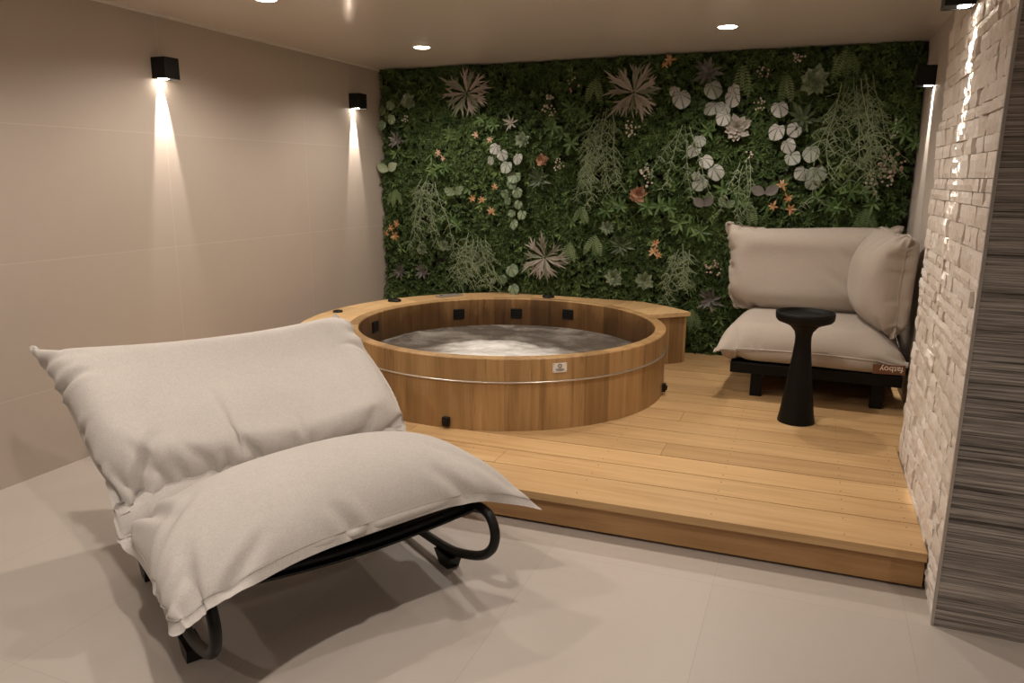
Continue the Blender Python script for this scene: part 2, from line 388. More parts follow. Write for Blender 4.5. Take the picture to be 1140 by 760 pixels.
# ================================================================ DECK
dk = thing('wooden_deck', 'raised larch deck of long planks with dark gap under its front step', 'deck', (-1.5, YT + 1.6, 0))
ANG = .0234; fy = lambda x: 2.889 + ANG * x
edges = [0, .245, .44, .632, .82, 1.015, 1.205, 1.395, 1.59, 1.78, 1.97, 2.165, 2.355, 2.55, 2.74, 2.98]
ox, oy = -1.5, YT + 1.6
b = MB()
def board(b, x0, x1, v0, v1, z0, z1, tone):
    vs = []
    for x in (x0, x1):
        for v in (v0, v1):
            for z in (z0, z1): vs.append((x - ox, min(fy(x) + v, YP - .005) - oy, z))
    b.add(vs, [(0, 1, 3, 2), (4, 6, 7, 5), (0, 4, 5, 1), (2, 3, 7, 6), (0, 2, 6, 4), (1, 5, 7, 3)], tone)
scr = MB()
for i in range(len(edges) - 1):
    right = XS + .004 if fy(XS) + edges[i] < YS - .005 else XR - .002
    if fy(XS) + edges[i] < YS - .005 < YS < fy(XS) + edges[i + 1]:
        board(b, XS + .0045, XR - .002, YS + .002 - fy(XS), edges[i + 1] - .0022, HD - .034, HD, (.5, .3, .3))
    cuts = [XL + .004] + ([rnd(-2.6, -1.2)] if i % 2 else [rnd(-2.2, -1.8), ]) + ([-.62 + .02] if i in (3, 6) else []) + [right]
    g = .003
    for c0, c1 in zip(cuts, cuts[1:]):
        board(b, c0 + .001, c1 - .001, edges[i] + (g if i else -.012), edges[i + 1] - g, HD - .034, HD, (rnd(.35, .68), rnd(0, 1), rnd(0, 1)))
    for x in (-2.9, -2.2, -1.5, -.85, -.28, .22, right - .05):
        for v in (edges[i] + .045, edges[i + 1] - .045):
            y = fy(x) + v
            if y < YP - .05: scr.lathe([(.0032, -.001), (.0032, .0003), (.002, .0004)], (x - ox, y - oy, HD), 8)
b.build('boards', M['deck'], dk)
tag(scr.build('screw_heads', M['ink'], dk), kind='stuff')
b = MB(); vs = []
for x0, x1 in ((XL + .004, -1.55), (-1.548, XS + .002)):
    board(b, x0, x1, .012, .042, .014, HD - .036, (rnd(.35, .6), rnd(0, 1), rnd(0, 1)))
b.build('fascia', M['fascia'], dk)
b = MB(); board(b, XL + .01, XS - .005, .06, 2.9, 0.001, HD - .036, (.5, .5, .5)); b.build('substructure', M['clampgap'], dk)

# ================================================================ TUB
tub = thing('hot_tub', 'round wooden hot tub with steel cable band full of foaming water', 'hot tub', (TX, TY, HD))
inner = MB(); tub_h = TZ - HD; NS = 40; b = MB(); angs = []; acc = 0; ws = [rnd(.86, 1.14) for _ in range(NS)]; tot = sum(ws)
for w in ws: angs.append(acc / tot * 2 * PI); acc += w
angs.append(2 * PI)
for i in range(NS):
    a0, a1 = angs[i] + .0003, angs[i + 1] - .0003; tone = (random.choice((.22, .32, .42, .5, .56, .64, .76)) + rnd(-.04, .04), rnd(0, 1), rnd(0, 1)); n = 4; vs = []; fs = []
    c = .005
    prof = [(TR, 0), (TR, tub_h - c), (TR - c, tub_h), (TI + c, tub_h), (TI, tub_h - c), (TI, .02)]
    for k in range(n + 1):
        a = a0 + (a1 - a0) * k / n
        for r, z in prof: vs.append((r * math.cos(a), r * math.sin(a), z))
    m_ = len(prof); stv = [(TI - .0006, .06), (TI - .0006, tub_h - .008)]; iv = [(r_ * math.cos(a0 + (a1 - a0) * k / n), r_ * math.sin(a0 + (a1 - a0) * k / n), z_) for k in range(n + 1) for r_, z_ in stv]; inner.add(iv, [(2 * k, 2 * k + 1, 2 * k + 3, 2 * k + 2) for k in range(n)], tone)
    for k in range(n):
        for j in range(m_ - 1): q = k * m_ + j; fs.append((q, q + m_, q + m_ + 1, q + 1))
    fs.append(tuple(range(m_))); fs.append(tuple(n * m_ + j for j in range(m_ - 1, -1, -1)))
    b.add(vs, fs, tone)
b.build('staves', M['stave'], tub); inner.build('wet_inner_wall', M['wet'], tub)
b = MB(); b.lathe([(TI + .01, 0.002), (TI + .01, .03)], (0, 0, 0), 64); b.build('tub_floor', M['stave'], tub)
zh = .4344 - HD; b = MB(); b.tube([((TR + .005) * math.cos(2 * PI * k / 128), (TR + .005) * math.sin(2 * PI * k / 128), zh) for k in range(128)], .0055, 8, closed=True)
tag(b.build('cable_band', M['steel'], tub, True), 'steel cable band')
def on_tub(a, r, z): return Matrix.Translation((r * math.cos(a), r * math.sin(a), z)) @ Matrix.Rotation(a, 4, 'Z')
def xform(mb, Mx):
    mb.v = [tuple(Mx @ Vector(p)) for p in mb.v]; return mb
# maker's plate
ap = 5.375
b = MB(); b.box(.001, .005, -.040, .040, -.026, .026, bev=.001); pl = xform(b, on_tub(ap, TR - .0005, .509 - HD)).build('name_plate', M['white'], tub)
b = MB(); b.tube([(.0055, .009 * math.cos(2 * PI * k / 20), .011 + .009 * math.sin(2 * PI * k / 20)) for k in range(20)], .0022, 6, closed=True)
for z, w in ((-.006, .022), (-.0115, .026), (-.017, .018)): b.box(.0045, .0056, -w, w, z - .0013, z + .0013)
for y in (-.034, .034):
    for z in (-.020, .020): b.box(.0045, .006, y - .002, y + .002, z - .002, z + .002)
xform(b, on_tub(ap, TR - .0005, .509 - HD)).build('plate_print', M['ink'], pl)
for a, z in ((4.779, .04), (.07, .045)):
    b = MB(); b.box(-.004, .022, -.022, .022, -.026, .026, bev=.005); b.box(.018, .030, -.012, .012, -.014, .014, bev=.003)
    xform(b, on_tub(a, TR, z)).build('drain_fitting', M['blackplastic'], tub)
for px, zi in ((2.359, .452), (1.879, .445), (1.442, .462), (3.242, .47)):
    b = MB(); b.box(-.006, .012, -.045, .045, -.04, .04, bev=.004)
    for k in range(4): b.box(-.010, -.004, -.038, .038, -.033 + k * .019, -.023 + k * .019)
    xform(b, on_tub(px, TI - .004, zi - HD)).build('water_inlet', M['blackplastic'], tub)
# water surface
b = MB(); n, mR = 96, 44; vs = []; fs = []; tones = []
foam = lambda x, y: max(0, 1 - (((x - .02) / .66) ** 2 + ((y + .22) / .56) ** 2)) ** .9 * (.75 + .5 * max(0, noise.noise((x * 2.6, y * 2.6, 7)) + .3))
for i in range(mR + 1):
    r = (TI - .001) * i / mR
    for k in range(n):
        a = 2 * PI * k / n; x, y = r * math.cos(a), r * math.sin(a)
        e = 1 if i < mR else .3
        z = foam(x, y) * .075 + e * (.016 * noise.noise((x * 4, y * 4, 3)) + .010 * noise.noise((x * 9, y * 9, 8)) + .004 * noise.noise((x * 24, y * 24, 1)))
        vs.append((x, y, z))
w_ = MB()
for i in range(mR):
    for k in range(n):
        q = [i * n + k, i * n + (k + 1) % n, (i + 1) * n + (k + 1) % n, (i + 1) * n + k]
        fs.append(q)
        r = (TI) * (i + .5) / mR; a = 2 * PI * (k + .5) / n; x, y = r * math.cos(a), r * math.sin(a)
        tones.append((min(1, foam(x, y) * .85 + .35 * max(0, noise.noise((x * 2.4, y * 4.2, 5))) + .18 * noise.noise((x * 6, y * 8, 2))), 0, 0))
for q in range(len(vs)): pass
w_.v = vs; w_.f = [tuple(q) for q in fs]; w_.t = tones; w_.u = [[(0, 0)] * 4] * len(fs)
tag(w_.build('tub_water', M['water'], None, True, (TX, TY, .352)), 'bubbling water with white foam inside the round tub', 'water')

# ---------------------------------------------------------------- bench round the back of the tub
bn = thing('tub_surround', 'curved wooden shelf wrapping the back of the round tub', 'bench', (TX, TY, HD))
A0, A1 = math.radians(42.7), math.radians(221); YMAX = YB + .01
def outer(a):
    d = Vector((math.cos(a), math.sin(a))); e = Vector((TX - BX, TY - BY)); bq = e.dot(d); c = e.dot(e) - BR * BR
    t = -bq + math.sqrt(bq * bq - c)
    if TY + t * d.y > YMAX: t = (YMAX - TY) / d.y
    if TX + t * d.x < XL + .01: t = (XL + .01 - TX) / d.x
    return t
b = MB(); sk = MB(); NB = 15; zt, z0 = BZ - HD, BZ - HD - .03
for i in range(NB):
    a0 = A0 + (A1 - A0) * i / NB + .0009; a1 = A0 + (A1 - A0) * (i + 1) / NB - .0009; n = 5; vs = []; fs = []
    tone = (rnd(.32, .75), rnd(0, 1), rnd(0, 1))
    for k in range(n + 1):
        a = a0 + (a1 - a0) * k / n; ro = outer(a) ; ri = TR + .004; c, s_ = math.cos(a), math.sin(a)
        vs += [(ri * c, ri * s_, zt), (ro * c, ro * s_, zt), (ro * c, ro * s_, z0), (ri * c, ri * s_, z0)]
    for k in range(n):
        q = k * 4
        fs += [(q, q + 1, q + 5, q + 4), (q + 1, q + 2, q + 6, q + 5), (q + 2, q + 3, q + 7, q + 6), (q + 3, q, q + 4, q + 7)]
    fs += [(3, 2, 1, 0), (n * 4, n * 4 + 1, n * 4 + 2, n * 4 + 3)]
    b.add(vs, fs, tone)
b.build('shelf_top', M['bench'], bn)
NK = 40
for i in range(NK):
    e0 = A0 + .012; e1 = A1 - .012
    a0 = e0 + (e1 - e0) * i / NK + .0008; a1 = e0 + (e1 - e0) * (i + 1) / NK - .0008; vs = []
    for a in (a0, a1):
        ro = outer(a) - .02
        for r in (ro, ro - .022):
            for z in (.001, z0 - .0005): vs.append((r * math.cos(a), r * math.sin(a), z))
    sk.add(vs, [(0, 1, 3, 2), (4, 6, 7, 5), (0, 4, 5, 1), (2, 3, 7, 6), (0, 2, 6, 4), (1, 5, 7, 3)], (rnd(.25, .6), rnd(0, 1), rnd(0, 1)))
for a, sg in ((A0 + .012, 1), (A1 - .012, -1)):
    ro = outer(a) - .045; ri = TR + .008; nn = 3
    for j in range(nn):
        r0 = ri + (ro - ri) * j / nn + .001; r1 = ri + (ro - ri) * (j + 1) / nn - .001; vs = []
        for r in (r0, r1):
            for da in (0, sg * .016):
                for z in (.001, z0 - .0005): vs.append((r * math.cos(a + da), r * math.sin(a + da), z))
        sk.add(vs, [(0, 1, 3, 2), (4, 6, 7, 5), (0, 4, 5, 1), (2, 3, 7, 6), (0, 2, 6, 4), (1, 5, 7, 3)], (rnd(.2, .5), rnd(0, 1), rnd(0, 1)))
sk.build('side_boards', M['stave'], bn)
def local(p): return (p[0] - TX, p[1] - TY, zt)
for (x, y, rx, ry, h) in ((-3.134, 4.458, .035, .035, .012), (-3.0, 5.03, .055, .045, .018), (-1.95, 5.70, .05, .04, .022)):
    b = MB(); b.lathe([(1, 0), (1, h * .6), (.85, h), (.6, h), (.55, h * .8)], (0, 0, 0), 24); b.v = [(p[0] * rx, p[1] * ry, p[2]) for p in b.v]
    b.ball((0, 0, h * .9), .012, n=10, m=6, sq=.6)
    o = b.build('air_valve', M['blackplastic'], bn, True, local((x, y)))
b = MB(); b.box(-.115, .115, -.04, .04, 0, .012, bev=.004)
cp = b.build('control_panel', M['alu'], bn, False, local((-2.72, 5.435))); cp.rotation_euler = (0, 0, math.radians(62)); cp['label'] = 'silver control strip'
for x in (-.08, .08):
    b = MB(); b.lathe([(.012, 0), (.012, .004), (.009, .005)], (x, 0, .012), 14); b.build('button', M['ink'], cp)

# ================================================================ PILLOWS (small cloth relaxation)
def coons(front, back, left, right, S, T):
    n, m = len(S), len(T)
    def samp(c, q):
        d = cr(c, 201); return np.stack([np.interp(q, np.linspace(0, 1, 201), d[:, k]) for k in range(3)], 1)
    f, bk, l, r = samp(front, S), samp(back, S), samp(left, T), samp(right, T)
    s = S[:, None, None]; t = T[None, :, None]
    ruled1 = (1 - t) * f[:, None] + t * bk[:, None]; ruled2 = (1 - s) * l[None] + s * r[None]
    bil = (1 - s) * (1 - t) * f[0] + s * (1 - t) * f[-1] + (1 - s) * t * bk[0] + s * t * bk[-1]
    return ruled1 + ruled2 - bil
def gnorm(X):
    du = np.gradient(X, axis=-3); dv = np.gradient(X, axis=-2); n = np.cross(du, dv)
    return n, n / (np.linalg.norm(n, axis=-1, keepdims=True) + 1e-12)
def pillow(front, back, left, right, W, H, nx, ny, fl=.035, press=.0011, steps=130, floor=None, top_lim=None, edge_k=.03, seed=1, flip=1, grav=.00002, creases=()):
    r = np.random.default_rng(seed); fs_, ft_ = fl / W, fl / H
    S = np.concatenate([[0], np.linspace(fs_, 1 - fs_, nx - 2), [1]]); T = np.concatenate([[0], np.linspace(ft_, 1 - ft_, ny - 2), [1]])
    B = coons(front, back, left, right, S, T); Nb = gnorm(B)[1] * flip
    dome = (np.sin(PI * S)[:, None] * np.sin(PI * T)[None])[..., None] ** .5
    nz = r.normal(0, 1, (2, nx, ny, 1))
    for _ in range(3): nz = (nz + np.roll(nz, 1, 1) + np.roll(nz, -1, 1) + np.roll(nz, 1, 2) + np.roll(nz, -1, 2)) / 5
    X = np.stack([B + Nb * (.05 * dome), B - Nb * (.05 * dome)]) + nz * .006 * dome * np.stack([Nb, -Nb])
    ring = np.zeros((nx, ny), bool); ring[:2] = ring[-2:] = True; ring[:, :2] = ring[:, -2:] = True
    RS = np.stack(np.meshgrid(S * W, T * H, indexing='ij'), -1)
    cons = []
    def C(ax, ay, bx, by, k):
        a = np.linalg.norm(RS[ax, ay] - RS[bx, by], axis=-1)[None, ..., None]; cons.append((ax, ay, bx, by, a, k))
    sl = slice
    for o in (0, 1):
        xe = nx - 1; 
        C(sl(o, xe - ((xe - o) % 2), 2), sl(None), sl(o + 1, xe - ((xe - o) % 2) + 1, 2), sl(None), 1.0)
        ye = ny - 1
        C(sl(None), sl(o, ye - ((ye - o) % 2), 2), sl(None), sl(o + 1, ye - ((ye - o) % 2) + 1, 2), 1.0)
    xe = nx - 1
    for o in (0, 1):
        e = xe - ((xe - o) % 2)
        C(sl(o, e, 2), sl(0, ny - 1), sl(o + 1, e + 1, 2), sl(1, ny), .35)
        C(sl(o, e, 2), sl(1, ny), sl(o + 1, e + 1, 2), sl(0, ny - 1), .35)
    Pv = X.copy(); corner = [(0, 0), (-1, 0), (0, -1), (-1, -1)]
    gz = np.array([0, 0, -grav])
    for it in range(steps):
        n, un = gnorm(X); area = np.linalg.norm(n, axis=-1, keepdims=True); area = area / area.mean()
        acc = np.stack([un[0], -un[1]]) * flip * area * press; acc[:, ring] = 0
        vel = (X - Pv) * .88; Pv = X.copy(); X = X + vel + acc + gz
        for _ in range(10):
            for ax, ay, bx, by, L, k in cons:
                p, q = X[:, ax, ay], X[:, bx, by]; d = q - p; l = np.linalg.norm(d, axis=-1, keepdims=True) + 1e-9
                c = d * ((l - L) / l * .5 * k)
                X[:, ax, ay] = p + c; X[:, bx, by] = q - c
            # weak bending
            mid = (X[:, :-2] + X[:, 2:]) * .5 - X[:, 1:-1]; X[:, 1:-1] += mid * .05
            mid = (X[:, :, :-2] + X[:, :, 2:]) * .5 - X[:, :, 1:-1]; X[:, :, 1:-1] += mid * .05
            av = X.mean(0); X[:, ring] = av[ring]
            for i, j in corner: X[:, i, j] += (B[i, j] - X[:, i, j]) * .5
            for q in (np.s_[:, 0], np.s_[:, -1], np.s_[:, :, 0], np.s_[:, :, -1]):
                X[q] += (B[q[1:]] - X[q]) * edge_k
        if floor is not None:
            h = ((X[1] - B) * Nb).sum(-1, keepdims=True); X[1] += Nb * np.maximum(-floor - h, 0)
        if top_lim is not None:
            h = ((X[0] - B) * Nb).sum(-1, keepdims=True); X[0] -= Nb * np.maximum(h - top_lim, 0)
    g = np.stack(np.meshgrid(S, T, indexing='ij'), -1); un = gnorm(X)[1]
    for s0, t0, s1, t1, dep, wd in creases:          # pinched folds running in from the hem
        a = np.array([s0 * W, t0 * H]); e = np.array([s1 * W, t1 * H]) - a; q = g * (W, H) - a
        u_ = np.clip((q @ e) / (e @ e), 0, 1); dist = np.linalg.norm(q - u_[..., None] * e, axis=-1)
        fade = np.sin(np.clip(1 - u_, 0, 1) * PI / 2) ** .8
        prof = -np.exp(-(dist / wd) ** 2) + .55 * np.exp(-((dist - wd * 2.0) / (wd * 1.1)) ** 2)
        X[0] += un[0] * flip * (dep * prof * fade)[..., None]
        X[1][ring] = X[0][ring]
    return X, ring
def stitch(X, parent, m):
    e = np.concatenate([X[0, 1:-1, 1], X[0, -2, 2:-1], X[0, -3:0:-1, -2], X[0, 1, -3:1:-1]])
    b = MB(); b.tube([tuple(p) for p in e], .0014, 5, closed=True); b.build('hem_stitch', m, parent, True)
def pillow_mesh(name, X, ring, m, parent, sub=1):
    _, nx, ny, _ = X.shape; idx = np.zeros((2, nx, ny), int); vs = []
    for i in range(nx):
        for j in range(ny):
            idx[0, i, j] = len(vs); vs.append(tuple(X[0, i, j]))
            if ring[i, j]: idx[1, i, j] = idx[0, i, j]
            else: idx[1, i, j] = len(vs); vs.append(tuple(X[1, i, j]))
    fs = []
    for i in range(nx - 1):
        for j in range(ny - 1):
            a, b_, c, d = (i, j), (i + 1, j), (i + 1, j + 1), (i, j + 1)
            fs.append(tuple(idx[0][q] for q in (a, b_, c, d)))
            if 1 <= i < nx - 2 and 1 <= j < ny - 2: fs.append(tuple(idx[1][q] for q in (d, c, b_, a)))
    q = MB(); q.v = vs; q.f = [tuple(int(k) for k in f) for f in fs]; q.t = [(.5, .5, .5)] * len(fs); q.u = [[(0, 0)] * 4] * len(fs)
    o = q.build(name, m, parent, True)
    me = o.data; ca = me.attributes.new('crease_edge', 'FLOAT', 'EDGE'); seam = {int(idx[0, i, j]) for i in range(nx) for j in range(ny) if ring[i, j] and not (i in (0, nx - 1) or j in (0, ny - 1))}
    ca.data.foreach_set('value', [.75 if (e.vertices[0] in seam and e.vertices[1] in seam) else 0 for e in me.edges])
    if sub: md = o.modifiers.new('smooth', 'SUBSURF'); md.levels = sub; md.render_levels = sub
    return o

# ================================================================ ROCKING LOUNGE CHAIR
MX, MY = -1.47316, 1.99677
ch = thing('lounge_chair', 'low grey linen lounge chair with two big pillows on a black tube frame', 'chair', (MX, MY, 0), (0, 0, math.radians(58.944)))
F = lambda L: [(u, -v, z) for u, v, z in L]     # v = towards the front of the seat
X, ring = pillow(F([(-.60, .37, .315), (-.47, .345, .345), (-.25, .26, .365), (0, .22, .365), (.25, .22, .375), (.48, .26, .385), (.69, .34, .30)]),
                 F([(-.6, -.45, .26), (-.3, -.52, .32), (0, -.55, .335), (.3, -.52, .34), (.6, -.45, .33)]),
                 F([(-.60, .37, .315), (-.585, .12, .325), (-.585, -.2, .305), (-.6, -.45, .26)]),
                 F([(.69, .34, .30), (.62, .1, .375), (.6, -.2, .365), (.6, -.45, .33)]), 1.40, .84, 72, 48, floor=.03, top_lim=.155, seed=3, press=.0008, edge_k=.05, creases=[(.09, 1.0, .14, .45, .035, .022), (.02, .30, .22, .55, .02, .02), (.50, .0, .46, .16, .022, .02), (.18, .03, .30, .16, .016, .02), (.80, .02, .72, .2, .016, .02), (.93, .10, .75, .35, .012, .03), (.03, .12, .12, .18, .015, .015)])
stitch(X, pillow_mesh('seat_cushion', X, ring, M['linen'], ch), M['linend'])
X, ring = pillow(F([(-.585, -.46, .33), (-.2, -.55, .36), (.2, -.55, .37), (.585, -.49, .385)]),
                 F([(-.735, -1.27, .82), (-.54, -1.19, .745), (-.2, -1.13, .69), (.15, -1.13, .70), (.46, -1.15, .735), (.575, -1.18, .83)]),
                 F([(-.585, -.46, .33), (-.60, -.72, .49), (-.65, -1.0, .655), (-.735, -1.27, .82)]),
                 F([(.585, -.49, .385), (.64, -.72, .51), (.645, -.98, .65), (.575, -1.18, .83)]), 1.46, .95, 72, 50, floor=.05, top_lim=.125, seed=5, press=.0008, edge_k=.09, creases=[(.0, .66, .14, .69, .035, .018), (.06, .0, .22, .30, .04, .022), (.0, .42, .08, .44, .018, .016), (.02, .85, .16, .80, .014, .02), (.0, .22, .07, .25, .016, .015), (.99, .8, .88, .74, .016, .02), (.35, .0, .36, .15, .012, .02)])
stitch(X, pillow_mesh('back_cushion', X, ring, M['linen'], ch), M['linend'])
X, ring = pillow(F([(-.60, -.40, .275), (-.2, -.44, .31), (.2, -.44, .31), (.6, -.40, .31)]), F([(-.585, -.50, .37), (-.2, -.60, .42), (.2, -.60, .42), (.58, -.53, .41)]),
                 F([(-.60, -.40, .275), (-.60, -.46, .325), (-.585, -.50, .37)]), F([(.6, -.40, .31), (.59, -.47, .36), (.58, -.53, .41)]), 1.30, .17, 60, 12, fl=.012, floor=.05, top_lim=.06, seed=9, press=.0006)
pillow_mesh('gusset', X, ring, M['linen'], ch)
for s in (-1, 1):
    u = .485 * s
    path = [(-1.10, .66), (-.9, .52), (-.7, .38), (-.55, .29), (-.35, .265), (-.1, .275), (.1, .305), (.2, .325), (.27, .32), (.305, .28), (.31, .235), (.285, .185), (.22, .135), (.1, .09), (0, .068), (-.15, .058), (-.45, .05), (-.62, .055), (-.72, .09), (-.75, .17), (-.73, .28), (-.70, .37)]
    pts = cr(F([(u, v, z) for v, z in path]), 110)
    b = MB(); b.tube([tuple(p) for p in pts], .018, 12); b.build('side_rail', M['black'], ch, True)
    for v, nm in ((.0, 'foot'), (-.6, 'foot')):
        b = MB(); vs = []
        for v_, w, z in ((v + .05, .028, .052), (v - .07, .028, .052), (v + .03, .026, .0), (v - .03, .026, .0)):
            vs += [(u - w, -v_, z), (u + w, -v_, z)]
        b.add(vs, [(0, 1, 3, 2), (4, 6, 7, 5), (0, 4, 5, 1), (2, 3, 7, 6), (0, 2, 6, 4), (1, 5, 7, 3)]); b.build('foot', M['blackplastic'], ch)
for v, z, nm in ((.16, .315, 0), (-.55, .285, 0), (-1.08, .645, 0)):
    b = MB(); b.tube([(-.485 + .97 * k / 12, -v, z - .03 * math.sin(PI * k / 12)) for k in range(13)], .017, 10); b.build('cross_bar', M['black'], ch, True)
def sling(name, vz, sag):
    b = MB(); n, mm = 14, len(vz); vs = []; fs = []
    for th in (0, .008):
        for i in range(n + 1):
            for v, z in vz: vs.append((-.47 + .94 * i / n, -v, z - th - sag * math.sin(PI * i / n)))
    for o_ in (0, 1):
        for i in range(n):
            for j in range(mm - 1):
                q = o_ * (n + 1) * mm + i * mm + j; f = (q, q + 1, q + mm + 1, q + mm); fs.append(f if o_ else f[::-1])
    k = (n + 1) * mm
    for i in range(n):
        for j in (0, mm - 1): fs.append((i * mm + j, (i + 1) * mm + j, k + (i + 1) * mm + j, k + i * mm + j))
    b.add(vs, fs); return b.build(name, M['black'], ch, True)
sling('seat_sling', [(.2, .315), (.05, .30), (-.15, .285), (-.35, .28), (-.54, .29)], .03)
sling('back_sling', [(-.56, .295), (-.7, .37), (-.9, .51), (-1.08, .64)], .03)

# ================================================================ CORNER SEAT
so = thing('corner_sofa', 'taupe corner sofa seat with three plump cushions on a black platform', 'sofa', (.08, 5.2, HD))
sx, sy = .08, 5.2
L = lambda pts: [(x - sx, y - sy, z - HD) for x, y, z in pts]
b = MB(); b.box(-.40 - sx, .57 - sx, 4.72 - sy, 5.70 - sy, .315 - HD, .385 - HD, bev=.006); b.build('platform', M['blackmatt'], so)
for x, y in ((-.24, 4.79), (.45, 4.79), (-.24, 5.6), (.45, 5.6)):
    b = MB(); b.box(x - .035 - sx, x + .035 - sx, y - .02 - sy, y + .02 - sy, 0, .316 - HD, bev=.004); b.build('leg', M['blackmatt'], so)
def piping(X, parent, r=.006):
    e = np.concatenate([X[0, 1:-1, 1], X[0, -2, 2:-1], X[0, -3:0:-1, -2], X[0, 1, -3:1:-1]])
    b = MB(); b.tube([tuple(p) for p in e], r, 6, closed=True); return b.build('piping', M['linen2'], parent, True)
def smalledge(X):        # pull the hem in: these cushions have piping, no flange
    X[:, 0] = X[:, 1]; X[:, -1] = X[:, -2]; X[:, :, 0] = X[:, :, 1]; X[:, :, -1] = X[:, :, -2]; return X
z1 = .468
X, ring = pillow(L([(-.49, 4.66, .455), (-.2, 4.70, z1), (.2, 4.70, z1), (.585, 4.68, .46)]), L([(-.44, 5.66, z1), (-.1, 5.66, z1), (.3, 5.66, z1), (.58, 5.66, z1)]),
                 L([(-.49, 4.66, .455), (-.45, 5.0, z1), (-.44, 5.35, z1), (-.44, 5.66, z1)]), L([(.585, 4.68, .46), (.58, 5.0, z1), (.58, 5.35, z1), (.58, 5.66, z1)]),
                 1.2, 1.12, 46, 42, fl=.01, floor=.078, top_lim=.15, seed=8, press=.0012, edge_k=.09)
s1 = pillow_mesh('seat_cushion', X, ring, M['linen2'], so); piping(X, s1)
X, ring = pillow(L([(-.47, 5.46, .61), (-.2, 5.47, .60), (.2, 5.47, .60), (.55, 5.47, .60)]), L([(-.56, 5.50, 1.20), (-.25, 5.54, 1.165), (.2, 5.55, 1.185), (.56, 5.54, 1.19)]),
                 L([(-.47, 5.46, .61), (-.50, 5.49, .8), (-.52, 5.52, 1.0), (-.56, 5.50, 1.20)]), L([(.55, 5.47, .60), (.55, 5.5, .8), (.56, 5.53, 1.0), (.56, 5.54, 1.19)]),
                 1.22, .72, 46, 32, fl=.01, floor=.12, top_lim=.14, seed=11, press=.0012, edge_k=.08, creases=[(.80, .45, .60, .80, .012, .022), (.95, .55, .66, .95, .014, .022), (.85, .2, .55, .55, .012, .022), (.04, .5, .12, .52, .01, .015)])
s2 = pillow_mesh('back_cushion', X, ring, M['linen2'], so); piping(X, s2)
X, ring = pillow(L([(.40, 5.44, .60), (.435, 5.22, .59), (.475, 5.0, .585), (.51, 4.80, .595)]), L([(.42, 5.44, 1.19), (.45, 5.22, 1.20), (.49, 5.0, 1.185), (.53, 4.78, 1.18)]),
                 L([(.40, 5.44, .60), (.405, 5.44, .8), (.41, 5.44, 1.0), (.42, 5.44, 1.19)]), L([(.51, 4.80, .595), (.515, 4.82, .8), (.52, 4.82, 1.0), (.53, 4.78, 1.18)]),
                 .88, .74, 38, 32, fl=.01, floor=.07, top_lim=.19, seed=13, press=.0013, edge_k=.09)
s3 = pillow_mesh('side_cushion', X, ring, M['linen2'], so); piping(X, s3)
# leather tag, sewn on upside down
tg = Matrix.Translation((.485 - sx, 4.645 - sy, .438 - HD)) @ Matrix.Rotation(math.radians(-2), 4, 'Y')
b = MB(); b.box(-.085, .085, -.003, .001, -.028, .028, bev=.001); lt = xform(b, tg).build('label_tag', M['leather'], so); lt['label'] = 'brown leather label'
cu = bpy.data.curves.new('lettering', 'FONT'); cu.body = 'fatboy'; cu.size = .048; cu.align_x = 'CENTER'; cu.align_y = 'CENTER'; cu.extrude = .0006; cu.offset = .0006
to = bpy.data.objects.new('tmp', cu); COL.objects.link(to)
me = bpy.data.meshes.new_from_object(to.evaluated_get(bpy.context.evaluated_depsgraph_get())); COL.objects.unlink(to); bpy.data.objects.remove(to)
me.name = 'lettering'; me.transform(tg @ Matrix.Translation((.012, -.0036, .004)) @ Matrix.Rotation(PI, 4, 'Y') @ Matrix.Rotation(PI / 2, 4, 'X'))
me.transform(Matrix.Identity(4)); me.materials.clear(); me.materials.append(M['cream'])
lo = bpy.data.objects.new('lettering', me); COL.objects.link(lo); lo.parent = lt

# ================================================================ SIDE TABLE
st = thing('side_table', 'black pedestal side table with round dished top in front of the sofa', 'table', (.012, 4.34, HD))
k = 4.34 / 4.28
b = MB(); b.lathe([(.100, 0), (.101, .006), (.092, .05), (.078, .16), (.064, .27), (.052, .37), (.044, .45), (.043, .49), (.05, .52), (.075, .55), (.11, .568)], (0, 0, 0), 64)
b.build('pedestal', M['blackmatt'], st, True)
b = MB(); b.lathe([(.11, .566), (.142, .578), (.153, .592), (.155, .612), (.155, .628), (.151, .630), (.147, .628), (.145, .615), (.14, .612), (.02, .612)], (0, 0, 0), 64)
b.build('table_top', M['blackmatt'], st, True)

# ================================================================ LAMPS
def light(name, kind, parent, loc, energy, rot=(0, 0, 0), col=WARM, **k):
    l = bpy.data.lights.new(name, kind); l.energy = energy; l.color = col
    for a, v in k.items(): setattr(l, a, v)
    o = bpy.data.objects.new(name, l); COL.objects.link(o); o.parent = parent; o.location = loc; o.rotation_euler = rot
    return o
DL = [(-2.66, 4.93, 'round recessed downlight nearest the left corner of the plant wall', 1), (-.57, 4.91, 'round recessed downlight above the sofa side of the plant wall', .8),
      (-2.72, 3.36, 'round recessed downlight cut by the top edge of the picture', 1),
      (-.57, 3.36, 'round recessed downlight over the front of the deck, outside the picture', .9), (-2.72, 1.75, 'round recessed downlight over the tiled floor by the left wall, outside the picture', .75),
      (-1.15, 1.25, 'round recessed downlight above the floor in front of the lounge chair, outside the picture', 1.0), (1.5, .6, 'unseen fill downlight added beside the woven panel, outside the picture', .8), (-2.3, -.6, 'unseen fill downlight added behind the camera, outside the picture', .55)]  # last two are unseen fill lamps, added to brighten the room
DOWN = 66
